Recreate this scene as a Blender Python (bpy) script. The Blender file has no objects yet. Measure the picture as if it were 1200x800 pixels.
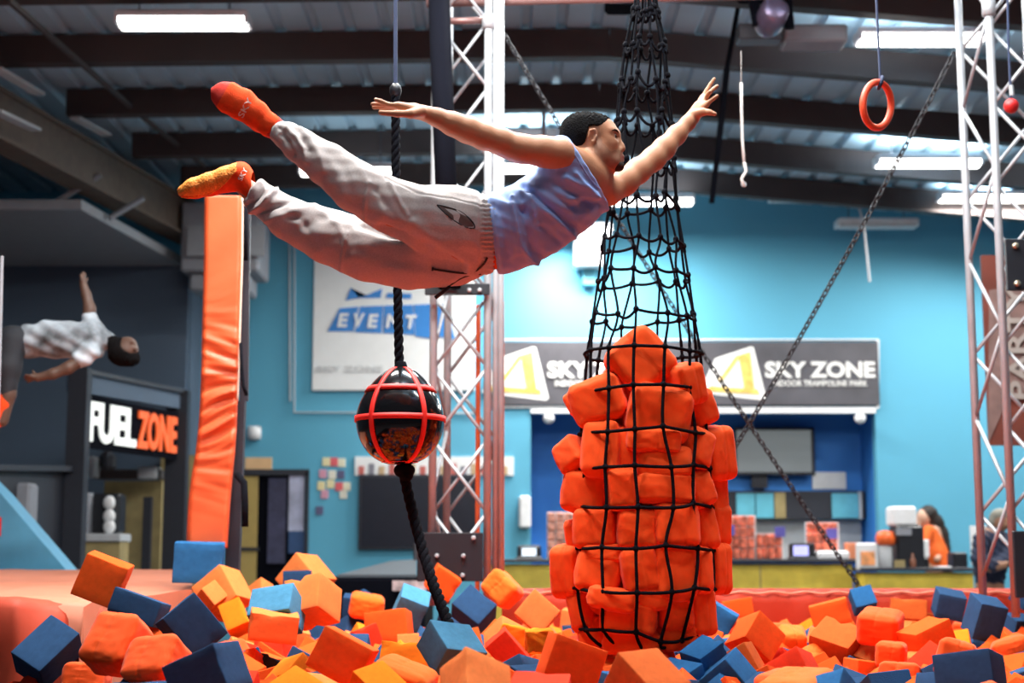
import bpy, math, random
import numpy as np
from mathutils import Vector, Matrix, Quaternion

# ------------------------------------------------------------------ camera, world, exposure
SC = bpy.context.scene
COL = SC.collection
F, TH, CZ = 1800.0, math.radians(8.0), 1.15
cam_d = bpy.data.cameras.new('camera'); cam = bpy.data.objects.new('camera', cam_d); COL.objects.link(cam)
cam.location = (0, 0, CZ); cam.rotation_euler = (math.radians(90) + TH, 0, 0)
cam_d.sensor_width = 36; cam_d.lens = 36 * F / 1200
cam_d.dof.use_dof = True; cam_d.dof.focus_distance = 5.75; cam_d.dof.aperture_fstop = 2.6
cam_d.clip_end = 200
SC.camera = cam
SC.view_settings.view_transform = 'Standard'; SC.view_settings.look = 'None'
SC.view_settings.gamma = 1; SC.view_settings.use_curve_mapping = False
SC.view_settings.exposure = 0.0
try:
    SC.cycles.use_denoising = True; SC.cycles.max_bounces = 8; SC.cycles.diffuse_bounces = 4
    SC.cycles.sample_clamp_indirect = 6
except Exception: pass
W = bpy.data.worlds.new('hall_air'); SC.world = W; W.use_nodes = True
W.node_tree.nodes['Background'].inputs[0].default_value = (0.62, 0.78, 1.0, 1)
W.node_tree.nodes['Background'].inputs[1].default_value = 0.06
LAMP_W = {'pit': 165, 'far': 75, 'wall': 170}       # watts of the ceiling lamps by zone

# ------------------------------------------------------------------ measuring help
FWD = np.array([0, math.cos(TH), math.sin(TH)]); UP = np.array([0, -math.sin(TH), math.cos(TH)])
def P(px, py, Y):
    d = FWD + np.array([1, 0, 0]) * (px - 600) / F + UP * (400 - py) / F
    return np.array([0, 0, CZ]) + d * Y / d[1]
def proj(p):
    q = np.asarray(p) - np.array([0, 0, CZ]); d = q @ FWD
    return np.stack([600 + F * q[..., 0] / d, 400 - F * (q @ UP) / d], -1)
def S(Y): return Y / F * 1.0                          # metres per pixel at depth Y
V3 = lambda p: Vector((float(p[0]), float(p[1]), float(p[2])))

# ------------------------------------------------------------------ materials
MATS = {}
def mat(name, col, rough=.6, metal=0, var=.06, vs=8, bump=0, bs=60, emit=None, est=0, coat=0, sheen=0, alpha=1, trans=0, spec=.5):
    if name in MATS: return MATS[name]
    m = bpy.data.materials.new(name); m.use_nodes = True; nt = m.node_tree; b = nt.nodes['Principled BSDF']
    b.inputs['Roughness'].default_value = rough; b.inputs['Metallic'].default_value = metal
    b.inputs['Coat Weight'].default_value = coat; b.inputs['Sheen Weight'].default_value = sheen
    b.inputs['Alpha'].default_value = alpha; b.inputs['Transmission Weight'].default_value = trans
    b.inputs['Specular IOR Level'].default_value = spec
    tc = nt.nodes.new('ShaderNodeTexCoord')
    nz = nt.nodes.new('ShaderNodeTexNoise'); nz.inputs['Scale'].default_value = vs; nz.inputs['Detail'].default_value = 4
    nt.links.new(tc.outputs['Object'], nz.inputs['Vector'])
    mr = nt.nodes.new('ShaderNodeMapRange'); mr.inputs[1].default_value = .3; mr.inputs[2].default_value = .7
    mr.inputs[3].default_value = 1 - var; mr.inputs[4].default_value = 1 + var
    nt.links.new(nz.outputs['Fac'], mr.inputs[0])
    mx = nt.nodes.new('ShaderNodeVectorMath'); mx.operation = 'SCALE'; mx.inputs[0].default_value = col[:3]
    nt.links.new(mr.outputs[0], mx.inputs['Scale'])
    nt.links.new(mx.outputs[0], b.inputs['Base Color'])
    if bump:
        n2 = nt.nodes.new('ShaderNodeTexNoise'); n2.inputs['Scale'].default_value = bs; n2.inputs['Detail'].default_value = 3
        nt.links.new(tc.outputs['Object'], n2.inputs['Vector'])
        bp = nt.nodes.new('ShaderNodeBump'); bp.inputs['Strength'].default_value = bump; bp.inputs['Distance'].default_value = .01
        nt.links.new(n2.outputs['Fac'], bp.inputs['Height']); nt.links.new(bp.outputs[0], b.inputs['Normal'])
    if emit:
        b.inputs['Emission Color'].default_value = (*emit, 1); b.inputs['Emission Strength'].default_value = est
    MATS[name] = m; return m
def srgb(r, g, b):
    f = lambda c: (c / 255 / 12.92) if c / 255 <= .04045 else ((c / 255 + .055) / 1.055) ** 2.4
    return (f(r), f(g), f(b))
M_foamO = mat('orange_foam', (.84, .10, .012), .95, bump=.35, bs=220, var=.07, vs=9, spec=.15)
M_foamP = mat('peach_foam', (.86, .22, .055), .95, bump=.35, bs=220, var=.07, vs=9, spec=.15)
M_foamY = mat('yellow_orange_foam', (.88, .215, .010), .95, bump=.3, bs=200, var=.07, vs=9, spec=.15)
M_foamR = mat('red_orange_foam', (.74, .04, .012), .95, bump=.35, bs=220, var=.07, vs=9, spec=.15)
M_foamN = mat('brownish_orange_foam', (.60, .11, .02), .95, bump=.4, bs=220, var=.1, vs=9, spec=.15)  # browner, darker tone of the orange foam
M_foamD = mat('navy_foam', (.022, .066, .155), .95, bump=.35, bs=220, var=.1, vs=9, spec=.15)
M_foamB = mat('blue_foam', (.022, .125, .31), .95, bump=.35, bs=220, var=.1, vs=9, spec=.15)
M_foamS = mat('light_blue_foam', (.07, .25, .42), .95, bump=.4, bs=180, var=.1, vs=9, spec=.15)
M_cushO = mat('orange_cover_cloth', (.93, .09, .006), .75, bump=.15, bs=300, var=.04, sheen=.1, spec=.2)
M_cushY = mat('light_orange_cover_cloth', (.88, .15, .010), .75, bump=.15, bs=300, var=.04, sheen=.1, spec=.2)
M_vinylO = mat('orange_vinyl', (.70, .10, .025), .5, coat=.0, bump=.12, bs=14, var=.05, vs=3)
M_padtop = mat('lit_pale_orange_vinyl', (.60, .205, .12), .5, bump=.12, bs=10, var=.06, vs=3)  # orange vinyl paled to stand in for light on the pad tops
M_blackrope = mat('black_rope', (.005, .0055, .009), .9, bump=.6, bs=140, spec=.08)
M_black = mat('black_plastic', (.012, .013, .018), .4)
M_blackmatte = mat('matte_black', (.004, .0045, .008), .9, spec=.05)
M_alu = mat('aluminium', (.43, .45, .48), .42, metal=.25, bump=.05, bs=30, var=.08)
M_steel = mat('dark_steel', (.10, .10, .115), .45, metal=.7)
M_white = mat('white_paint', (.82, .83, .84), .5)
M_bluewall = mat('sky_blue_wall_paint', (.10, .385, .55), .75, bump=.05, bs=200, var=.03, vs=.6)
M_royal = mat('royal_blue_wall_paint', (.03, .22, .66), .6, var=.03, vs=.6)
M_slate = mat('slate_wall_paint', (.085, .125, .18), .8, var=.06, vs=.8)
M_soffit = mat('grey_soffit_board', (.30, .315, .34), .8, var=.04)
M_roof = mat('roof_sheet', (.42, .60, .72), .6, metal=.0, var=.12, vs=.9)
M_purlin = mat('brown_steel_beam', (.055, .04, .038), .7, var=.15, vs=1.5)
M_girder = mat('tan_girder', (.13, .095, .07), .75, var=.15)
M_floor = mat('grey_floor', (.10, .10, .11), .6, var=.1, vs=1)
M_red = mat('red_webbing', (.86, .02, .012), .55)
M_orangetxt = mat('orange_lettering', (.9, .1, .015), .5)
M_wood = mat('plywood', (.36, .28, .12), .6, var=.2, vs=5)
M_counter = mat('yellow_wood_counter', (.74, .56, .07), .5, var=.18, vs=4)
M_darkframe = mat('charcoal_frame', (.018, .02, .03), .5)
M_cyan = mat('cyan_cabinet_door', (.12, .47, .60), .5)
M_grey = mat('grey_panel', (.25, .26, .29), .6)
M_ltgrey = mat('light_grey_panel', (.5, .52, .54), .5)
M_navystrap = mat('navy_webbing', (.02, .035, .09), .7)

# ------------------------------------------------------------------ mesh building
class MB:
    def __init__(s): s.v = []; s.f = []; s.mi = []; s.m = 0
    def add(s, vs, fs):
        o = len(s.v); s.v += [tuple(float(c) for c in p) for p in vs]
        for f in fs: s.f.append(tuple(o + i for i in f)); s.mi.append(s.m)
        return s
    def box(s, c, size, R=None, bev=0):
        hx, hy, hz = [d / 2 for d in size]; R = np.eye(3) if R is None else np.asarray(R); c = np.asarray(c, float)
        if bev <= 0:
            vs = [c + R @ np.array((x * hx, y * hy, z * hz)) for x in (-1, 1) for y in (-1, 1) for z in (-1, 1)]
            return s.add(vs, [(0, 1, 3, 2), (4, 6, 7, 5), (0, 4, 5, 1), (2, 3, 7, 6), (0, 2, 6, 4), (1, 5, 7, 3)])
        bev = min(bev, hx * .9, hy * .9, hz * .9)
        bm_v = []; idx = {}
        for x in (-1, 1):
            for y in (-1, 1):
                for z in (-1, 1):
                    for a in range(3):
                        q = np.array([x * (hx - bev), y * (hy - bev), z * (hz - bev)]); q[a] += (x, y, z)[a] * bev
                        idx[(x, y, z, a)] = len(bm_v); bm_v.append(c + R @ q)
        fs = []
        for a in range(3):
            b_, c_ = [(1, 2), (2, 0), (0, 1)][a]
            for sg in (-1, 1):
                loop = []
                for (u, w) in ((-1, -1), (1, -1), (1, 1), (-1, 1)):
                    k = [0, 0, 0]; k[a] = sg; k[b_] = u; k[c_] = w; loop.append(idx[(*k, a)])
                fs.append(tuple(loop if sg > 0 else loop[::-1]))
            for u in (-1, 1):
                for w in (-1, 1):
                    k1 = [0, 0, 0]; k1[b_] = u; k1[c_] = w; k2 = list(k1); k1[a] = -1; k2[a] = 1
                    q = [idx[(*k1, b_)], idx[(*k2, b_)], idx[(*k2, c_)], idx[(*k1, c_)]]
                    fs.append(tuple(q if u * w > 0 else q[::-1]))
        for x in (-1, 1):
            for y in (-1, 1):
                for z in (-1, 1):
                    t = [idx[(x, y, z, a)] for a in range(3)]
                    fs.append(tuple(t if x * y * z > 0 else t[::-1]))
        return s.add(bm_v, fs)
    def bar(s, p0, p1, w, h, up=(0, 0, 1), bev=0):
        p0 = np.asarray(p0, float); p1 = np.asarray(p1, float); d = p1 - p0; L = np.linalg.norm(d); d /= L
        x = np.cross(d, up); x /= np.linalg.norm(x); z = np.cross(x, d)
        return s.box((p0 + p1) / 2, (w, L, h), np.stack([x, d, z], 1), bev)
    def tube(s, pts, r, n=8, closed=False, cap=True, sq=None):
        pts = [np.asarray(p, float) for p in pts]; m = len(pts); rs = r if hasattr(r, '__len__') else [r] * m
        T = []
        for i in range(m):
            if closed: t = pts[(i + 1) % m] - pts[i - 1]
            else: t = pts[min(i + 1, m - 1)] - pts[max(i - 1, 0)]
            T.append(t / (np.linalg.norm(t) + 1e-12))
        u = np.cross(T[0], (0, 0, 1)); 
        if np.linalg.norm(u) < .1: u = np.cross(T[0], (0, 1, 0))
        vs = []
        for i in range(m):
            u = u - T[i] * (u @ T[i]); u /= np.linalg.norm(u) + 1e-12; w = np.cross(T[i], u)
            for k in range(n):
                a = 2 * math.pi * k / n
                vs.append(pts[i] + rs[i] * (math.cos(a) * u + math.sin(a) * w))
        fs = []
        for i in range(m if closed else m - 1):
            j = (i + 1) % m
            for k in range(n): fs.append((i * n + k, i * n + (k + 1) % n, j * n + (k + 1) % n, j * n + k))
        if cap and not closed: fs += [tuple(range(n))[::-1], tuple((m - 1) * n + k for k in range(n))]
        return s.add(vs, fs)
    def lathe(s, c, prof, n=32, ax=None):
        c = np.asarray(c, float); R = np.eye(3) if ax is None else ax
        vs = []; m = len(prof)
        for r, z in prof:
            for k in range(n):
                a = 2 * math.pi * k / n; vs.append(c + R @ np.array((r * math.cos(a), r * math.sin(a), z)))
        fs = [(i * n + k, i * n + (k + 1) % n, (i + 1) * n + (k + 1) % n, (i + 1) * n + k) for i in range(m - 1) for k in range(n)]
        fs += [tuple(range(n))[::-1], tuple((m - 1) * n + k for k in range(n))]
        return s.add(vs, fs)
    def sphere(s, c, r, n=12, sc=(1, 1, 1)):
        prof = [(max(1e-4, math.sin(math.pi * i / n)), -math.cos(math.pi * i / n)) for i in range(n + 1)]
        o = len(s.v); s.lathe((0, 0, 0), prof, 2 * n)
        for i in range(o, len(s.v)): s.v[i] = tuple(c[j] + s.v[i][j] * r * sc[j] for j in range(3))
        return s
    def prism(s, poly, y0, y1):                       # poly: (x, z) points, extruded along Y
        n = len(poly)
        vs = [(x, y0, z) for x, z in poly] + [(x, y1, z) for x, z in poly]
        fs = [tuple(range(n)), tuple(range(2 * n - 1, n - 1, -1))] + [(i, n + i, n + (i + 1) % n, (i + 1) % n) for i in range(n)]
        return s.add(vs, fs)
    def build(s, name, m, parent=None, base=None, smooth=False):
        me = bpy.data.meshes.new(name)
        vs = s.v
        if base is None: base = np.array(parent.location) if parent is not None else np.zeros(3)
        if parent is not None: base = np.array(root_loc(parent))
        vs = [(p[0] - base[0], p[1] - base[1], p[2] - base[2]) for p in vs]
        me.from_pydata(vs, [], s.f)
        for q in (m if isinstance(m, (list, tuple)) else [m]): me.materials.append(q)
        if any(s.mi): me.polygons.foreach_set('material_index', s.mi)
        if smooth: me.polygons.foreach_set('use_smooth', [True] * len(me.polygons))
        me.update()
        o = bpy.data.objects.new(name, me); COL.objects.link(o)
        if parent is not None: o.parent = parent
        else: o.location = tuple(float(c) for c in base)
        return o
def root_loc(o):
    l = Vector((0, 0, 0))
    while o is not None: l += o.location; o = o.parent
    return l
def tag(o, label=None, cat=None, group=None, kind=None):
    if label: o['label'] = label
    if cat: o['category'] = cat
    if group: o['group'] = group
    if kind: o['kind'] = kind
    return o
def thing(name, label, cat, loc, group=None):
    o = bpy.data.objects.new(name, None); COL.objects.link(o); o.location = V3(loc); o.empty_display_size = .1
    return tag(o, label, cat, group)
def struct(name, mb, m, smooth=False): return tag(mb.build(name, m, smooth=smooth), kind='structure')
def rotz(a): c, s = math.cos(a), math.sin(a); return np.array([[c, -s, 0], [s, c, 0], [0, 0, 1]])
def rotx(a): c, s = math.cos(a), math.sin(a); return np.array([[1, 0, 0], [0, c, -s], [0, s, c]])
def roty(a): c, s = math.cos(a), math.sin(a); return np.array([[c, 0, s], [0, 1, 0], [-s, 0, c]])
def text_mesh(txt, size, bold=0, shear=0, ext=.004, spacing=1.0, align='CENTER'):
    cu = bpy.data.curves.new('t', 'FONT'); cu.body = txt; cu.size = size; cu.offset = bold; cu.shear = shear; cu.extrude = ext
    cu.align_x = align; cu.align_y = 'CENTER'; cu.space_character = spacing; cu.resolution_u = 3
    o = bpy.data.objects.new('t', cu); COL.objects.link(o)
    dg = bpy.context.evaluated_depsgraph_get(); dg.update()
    me = o.evaluated_get(dg).to_mesh()
    vs = [tuple(v.co) for v in me.vertices]; fs = [tuple(p.vertices) for p in me.polygons]
    o.evaluated_get(dg).to_mesh_clear(); bpy.data.objects.remove(o); bpy.data.curves.remove(cu)
    return vs, fs
def text_on(mb, txt, c, h, w=None, bold=0, shear=0, ext=.004, R=None, spacing=1.0):
    vs, fs = text_mesh(txt, 1.0, bold, shear, .001, spacing)
    a = np.array(vs); lo, hi = a.min(0), a.max(0)
    a = a - (lo + hi) / 2; k = h / (hi[1] - lo[1]); kx = k if w is None else w / (hi[0] - lo[0])
    a = a * np.array([kx, k, 1]); a[:, 2] = np.sign(a[:, 2]) * ext
    b = np.stack([a[:, 0], -a[:, 2], a[:, 1]], 1)      # upright, facing -Y
    if R is not None: b = b @ np.asarray(R).T
    return mb.add(b + np.asarray(c), fs)
# ------------------------------------------------------------------ the hall
YW = 22.0
def zroof(x): return 6.55 - (.085 * (x - 1.0) if x > 1.0 else .012 * (1.0 - x))
struct('floor', MB().box((1, 12, -.05), (26, 26, .1)), M_floor)
# back wall with the recess of the front desk
Xa, Xb = P(622, 560, YW)[0], P(1028, 560, YW)[0]
zt = P(800, 484, YW)[2]; YN = 23.05
mb = MB()
XL, XR = -9.0, 12.0
mb.box(((XL + Xa) / 2, YW + .1, 3.4), (Xa - XL, .2, 6.8)); mb.box(((XR + Xb) / 2, YW + .1, 3.4), (XR - Xb, .2, 6.8))
mb.box(((Xa + Xb) / 2, YW + .1, (zt + 6.8) / 2), (Xb - Xa, .2, 6.8 - zt))
struct('wall_back', mb, M_bluewall)
mb = MB(); mb.box(((Xa + Xb) / 2, YN + .1, zt / 2 + .1), (Xb - Xa + .4, .2, zt + .3))
mb.box((Xa - .06, (YW + YN) / 2 + .1, zt / 2), (.1, YN - YW, zt)); mb.box((Xb + .06, (YW + YN) / 2 + .1, zt / 2), (.1, YN - YW, zt))
struct('wall_recess', mb, M_royal)
struct('trim_1', MB().box(((Xa + Xb) / 2, YW - .02, zt + .03), (Xb - Xa, .04, .06)), M_white)
# slate wall on the left and its soffit
struct('wall_left', MB().box(((-4.49 - 11) / 2, 21.1, 2.6), (11 - 4.49, .2, 5.2)).box((-4.55, 21.6, 2.6), (.12, .9, 5.2)), M_slate)
mb = MB(); a, b_, c, d = P(-300, 247, 17.5), P(95, 247, 17.5), P(215, 310, 21), P(-300, 316, 21)
vs = [a, b_, c, d]; zz = 5.16
lo = [(p[0], p[1], zz) for p in vs]; hi = [(p[0], p[1], zz + .12) for p in vs]
mb.add(lo + hi, [(3, 2, 1, 0), (4, 5, 6, 7), (0, 1, 5, 4), (1, 2, 6, 5), (2, 3, 7, 6), (3, 0, 4, 7)])
struct('ceiling_soffit', mb, M_soffit)
# corrugated roof
mb = MB(); n = 0; xs = []
x = -12.0
while x < 12.5:
    xs += [(x, 0), (x + .2, 0), (x + .23, .05), (x + .30, .05), (x + .33, 0)]; x += .36
vs = [(px_, y, zroof(px_) + dz) for y in (1, 23.4) for px_, dz in xs]; m = len(xs)
mb.add(vs, [(i, i + 1, m + i + 1, m + i) for i in range(m - 1)])
struct('ceiling', mb, M_roof)
# beams under the roof, each its own trim
k = 0
for Y in (20.6, 18.95, 17.1, 15.25, 13.45, 11.6):
    k += 1; mb = MB(); x0 = -5.1 + .16 * (Y - 17.1)
    for xa, xb in ((x0, 1.0), (1.0, 12.0)):
        mb.bar((xa, Y, zroof(xa) - .17), (xb, Y, zroof(xb) - .17), .16, .3)
    struct('trim_%d' % (k + 1), mb, M_purlin)
mb = MB(); a = np.array((-5.1 - .16 * 5, 12.1, 5.62)); b_ = np.array((-4.4, 21.4, 5.74))
mb.bar(a, b_, .22, .46); mb.bar(a + (0, 0, .25), b_ + (0, 0, .25), .34, .04); mb.bar(a - (0, 0, .25), b_ - (0, 0, .25), .34, .04)
struct('trim_8', mb, M_girder)
mb = MB(); mb.tube([P(50, 246, 17.6), P(118, 205, 17.6)], .035); mb.tube([P(128, 256, 18.2), P(168, 232, 18.4)], .035)
struct('trim_9', mb, M_grey)
mb = MB(); mb.bar(P(-5, 80, 14.5), P(46, 110, 15.6), .12, .03); mb.bar(P(-5, 130, 14.6), P(42, 152, 15.6), .12, .03); mb.bar(P(88, 138, 16.5), P(125, 158, 17.4), .12, .03)
struct('trim_10', mb, M_ltgrey)
mb = MB(); mb.bar(P(10, 0, 12.5), P(165, 135, 17.5), .04, .05); mb.bar(P(165, 135, 17.5), P(240, 195, 20), .04, .05)
struct('trim_11', mb, M_purlin)

# ------------------------------------------------------------------ ceiling lamps
M_lampbody = mat('lamp_housing', (.75, .76, .78), .5)
M_diff = mat('lamp_diffuser', (.9, .9, .9), .5, emit=(1, .985, .95), est=9)
def lamp(c, L, label, watt, on=True, wid=.28, rz=0, col=(1, .97, .92), up=0, grp='strip lamps under the roof'):
    c = np.asarray(c, float); t = thing('ceiling_lamp', label, 'ceiling lamp', c, grp); R = rotz(rz)
    mb = MB(); mb.box(c + (0, 0, .05), (L, wid, .07), R, .015)
    for sx in (-1, 1): mb.box(c + R @ np.array((sx * L * .5, 0, .02)), (.03, wid, .1), R)
    mb.build('housing', M_lampbody, t)
    mb = MB()
    prof = [(-wid * .46, .015), (-wid * .4, -.035), (-wid * .15, -.055), (wid * .15, -.055), (wid * .4, -.035), (wid * .46, .015)]
    vs = [c + R @ np.array((sx * L * .485, y, z)) for sx in (-1, 1) for y, z in prof]; n = len(prof)
    mb.add(vs, [(i, i + 1, n + i + 1, n + i) for i in range(n - 1)] + [tuple(range(n))[::-1], tuple(range(n, 2 * n))])
    mb.build('diffuser', M_diff if on else M_ltgrey, t)
    mb = MB()
    for sx in (-.35, .35):
        q = c + R @ np.array((sx * L, 0, .08)); mb.tube([q, (q[0], q[1], zroof(q[0]) - .02)], .008, 6)
    mb.build('hanger', M_steel, t)
    if up and on:
        ld = bpy.data.lights.new('added_roof_fill', 'AREA'); ld.shape = 'RECTANGLE'; ld.size = L; ld.size_y = .12; ld.energy = up; ld.color = (.8, .93, 1)  # added fill that brightens the roof sheets, not part of the fixture
        lo = bpy.data.objects.new('added_roof_fill', ld); COL.objects.link(lo); lo.parent = t; lo.location = (0, 0, .1); lo.rotation_euler = (math.pi, 0, rz)
    if on:
        ld = bpy.data.lights.new('lamp_light', 'AREA'); ld.shape = 'RECTANGLE'; ld.size = L; ld.size_y = wid; ld.energy = watt; ld.color = col
        lo = bpy.data.objects.new('lamp_light', ld); COL.objects.link(lo); lo.parent = t; lo.location = (0, 0, -.09); lo.rotation_euler = (0, 0, rz)
    return t
G = None
def lp(x0, x1, y, Y, label, watt, **k):
    a, b_ = P(x0, y, Y), P(x1, y, Y); return lamp((a + b_) / 2, b_[0] - a[0], label, watt, **k)
lp(140, 291, 27, 13.6, 'bright strip lamp at the top left, above the higher orange sock', LAMP_W['far'] * .25)
lp(1005, 1151, 46, 13.9, 'bright strip lamp above the orange ring, highest on the right', LAMP_W['far'], up=70)
lp(1027, 1148, 191, 18.3, 'bright strip lamp below the orange ring, crossed by the chain', LAMP_W['far'], up=45)
lp(1101, 1222, 232, 20.3, 'bright strip lamp cut by the right frame edge behind the truss', LAMP_W['wall'], up=15)
lp(694, 812, 236, 20.3, 'bright strip lamp seen through the black net below the outstretched arm', LAMP_W['wall'], up=14)
lp(352, 462, 201, 18.6, 'bright strip lamp half hidden behind the raised grey trouser leg', LAMP_W['far'] * .6, up=2)
lp(574, 668, 197, 18.6, 'bright strip lamp behind the truss, just under the near upper arm', LAMP_W['far'], up=30)
lp(640, 716, 271, 21.2, 'bright wide lamp low on the blue wall, just below the tank top', LAMP_W['wall'] * 1.1, wid=.45)
lp(903, 1006, 233, 20.8, 'unlit strip lamp, upper of two off lamps near the top of the blue wall', 0, on=False)
lp(981, 1073, 264, 21.3, 'unlit strip lamp, lower of two off lamps near the top of the blue wall', 0, on=False)
for i, (x, y, e) in enumerate(((-.9, 3.2, .2), (1.0, 3.2, .16), (-1.3, 5.2, 1.25), (.5, 5.2, 1.05), (2.6, 5.2, .2), (-1.3, 7.6, 1.8), (.5, 7.6, 1.6), (2.6, 7.6, .3), (1.2, 10.6, .7), (3.6, 10.6, .7), (7.4, 14.8, .9), (7.6, 18.0, .85))):  # lamps out of view, added to light the pit, the man and the lobby
    lamp((x, y, zroof(x) - .45), 1.22, 'unseen strip lamp added above the %s, %s' % ({3.2: 'nearest part of the foam pit', 5.2: 'flying man', 7.6: 'net bundle and far cubes', 10.6: 'far rim pad', 14.8: 'right of the lobby', 18.0: 'front desk, out to the right'}[y], 'left one of its row' if x < 0 else ('middle one of its row' if x < 1.5 else 'right one of its row')), LAMP_W['pit'] * e, up=(50 if x > 0 else 0), grp='unseen strip lamps added above the foam pit')
# two clear roof sheets
M_sky = mat('clear_roof_sheet', (.5, .8, .9), .3, emit=(.36, .72, .86), est=1.0)
for nm, q in (('window_1', ((637, 56), (645, 55), (653, 87), (644, 88))), ('window_2', ((662, 53), (671, 51), (680, 85), (670, 86)))):
    mb = MB(); p = [P(x, y, 17.6) for x, y in q]; b2 = [a + np.array((0, .04, 0)) for a in p]
    mb.add(p + b2, [(3, 2, 1, 0), (4, 5, 6, 7), (0, 1, 5, 4), (1, 2, 6, 5), (2, 3, 7, 6), (3, 0, 4, 7)])
    struct(nm, mb, M_sky)
mb = MB(); mb.bar(P(643, 22, 17.5), P(664, 100, 17.5), .11, .1); mb.bar(P(652, 26, 17.9), P(690, 130, 17.9), .22, .12); mb.bar(P(671, 0, 17.6), P(688, 98, 17.6), .05, .05); mb.box(P(658, 101, 17.4), (.14, .14, .06))
t = thing('hanging_duct', 'dark hanging duct with struts under the roof, between truss and net', 'duct', P(660, 60, 17.6)); mb.build('duct_body', M_steel, t)
mb = MB(); mb.tube([P(638, 56, 17.2), P(637, 160, 17.2)], .028); mb.build('drop_pipe', M_ltgrey, t)

# ------------------------------------------------------------------ things on the back wall
def slab(mb, x0, y0, x1, y1, Y, th=.04, bev=0):
    a, b_ = P(x0, y1, Y), P(x1, y0, Y); return mb.box(((a[0] + b_[0]) / 2, Y - th / 2, (a[2] + b_[2]) / 2), (b_[0] - a[0], th, b_[2] - a[2]), None, bev)
def panel(name, label, cat, x0, y0, x1, y1, Y, m, th=.04, bev=.004, group=None):
    mb = MB(); slab(mb, x0, y0, x1, y1, Y, th, bev); c = P((x0 + x1) / 2, y1, Y)
    return tag(mb.build(name, m, base=c), label, cat, group)
# white event sign
M_signwhite = mat('white_sign_board', (.80, .82, .82), .45, var=.02)
M_logo = mat('blue_print', (.025, .22, .62), .5)
t = thing('event_sign', 'big white sign board with slanted blue event logo on the blue wall', 'sign', P(462, 458, YW))
slab(MB(), 366, 296, 557, 458, YW - .003, .06, .01).build('board', M_signwhite, t)
mb = MB(); yb = YW - .075
def pl(pts, Y=yb): return [P(x, y, Y) for x, y in pts]
mb.m = 0
for q in (((405, 352), (411, 337), (421, 349), (430, 346)), ((421, 349), (448, 338), (446, 349)), ((452, 349), (454, 343), (482, 344), (482, 350))):
    v = pl(q); mb.add(v + [p + np.array((0, .01, 0)) for p in v], [tuple(range(len(v))), tuple(range(2 * len(v) - 1, len(v) - 1, -1))])
for q in (((384, 388), (398, 361), (420, 359), (414, 388)), ((416, 389), (422, 359), (449, 358), (447, 390)), ((449, 390), (450, 358), (484, 357), (486, 392)), ((487, 394), (485, 357), (505, 356), (509, 397)), ((510, 360), (522, 356), (534, 398), (513, 394))):
    v = pl(q); n = len(v); mb.add(v + [p + np.array((0, .012, 0)) for p in v], [tuple(range(n))[::-1], tuple(range(n, 2 * n))] + [(i, (i + 1) % n, n + (i + 1) % n, n + i) for i in range(n)])
mb.build('logo_block', M_logo, t)
mb = MB()
for ch, x, y in (('E', 402, 375), ('V', 421, 375), ('E', 437, 376), ('N', 461, 376), ('T', 482, 377)):
    text_on(mb, ch, P(x, y, YW - .09), .2, .16 if ch != 'N' else .22, bold=.035, shear=.15, ext=.006)
mb.build('logo_lettering', M_signwhite, t)
mb = MB(); text_on(mb, 'SKY ZONE', P(410, 432, YW - .075), .085, .95, bold=.01, ext=.005)
mb.build('small_lettering', mat('grey_print', (.55, .57, .58), .5), t)
# conduit line round the sign
mb = MB(); mb.tube([P(345, 250, YW - .03), P(345, 483, YW - .03), P(560, 484, YW - .03)], .014, 6); mb.tube([P(339, 250, YW - .03), P(340, 470, YW - .03)], .012, 6)
tag(mb.build('wall_conduit', M_ltgrey, base=P(345, 483, YW - .03)), 'thin pale conduit running down the blue wall left of the white sign', 'conduit')
# long dark banner
M_banner = mat('dark_banner_cloth', (.075, .072, .085), .55, bump=.5, bs=2.2, var=.25, vs=2)
M_print = mat('white_print', (.85, .85, .83), .5); M_gold = mat('gold_print', (.75, .52, .12), .5, var=.3, vs=9)
t = thing('banner', 'long dark grey banner with two pale triangle logos and white lettering', 'banner', P(810, 475, YW))
slab(MB(), 588, 401, 1028, 475, YW - .01, .05, .006).build('banner_cloth', M_banner, t)
mb = MB(); e = P(1029, 398, YW - .03); f = P(1029, 478, YW - .03); mb.tube([f, e], .02, 8); g = P(588, 398, YW - .03); mb.tube([e, g], .012, 8); h = P(588, 477, YW - .03); mb.tube([h, f], .012, 8)
mb.build('banner_frame', M_white, t)
for dx in (0, -255):
    mb = MB(); v = pl([(x + dx, y) for x, y in ((820, 460), (823, 452), (838, 420), (880, 406), (883, 407), (898, 466), (895, 469))], YW - .066); n = len(v)
    mb.add(v + [p + np.array((0, .01, 0)) for p in v], [tuple(range(n)), tuple(range(2 * n - 1, n - 1, -1))] + [(i, (i + 1) % n, n + (i + 1) % n, n + i) for i in range(n)]); mb.build('triangle_logo', M_print, t)
    mb = MB(); 
    for q in (((840, 448), (846, 447), (866, 420), (872, 455), (884, 456), (879, 412), (862, 417)), ((826, 458), (890, 462), (888, 456), (832, 452))):
        v = pl([(x + dx, y) for x, y in q], YW - .075); n = len(v); mb.add(v, [tuple(range(n))])
    mb.build('logo_mark', M_gold, t)
    mb = MB(); text_on(mb, 'SKY ZONE', P(961 + dx, 433, YW - .075), .235, 1.58, bold=.035, ext=.006); mb.build('lettering', M_print, t)
    mb = MB(); text_on(mb, 'INDOOR TRAMPOLINE PARK', P(961 + dx, 449, YW - .075), .085, 1.36, bold=.012, ext=.006); mb.build('small_lettering', M_print, t)
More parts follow.
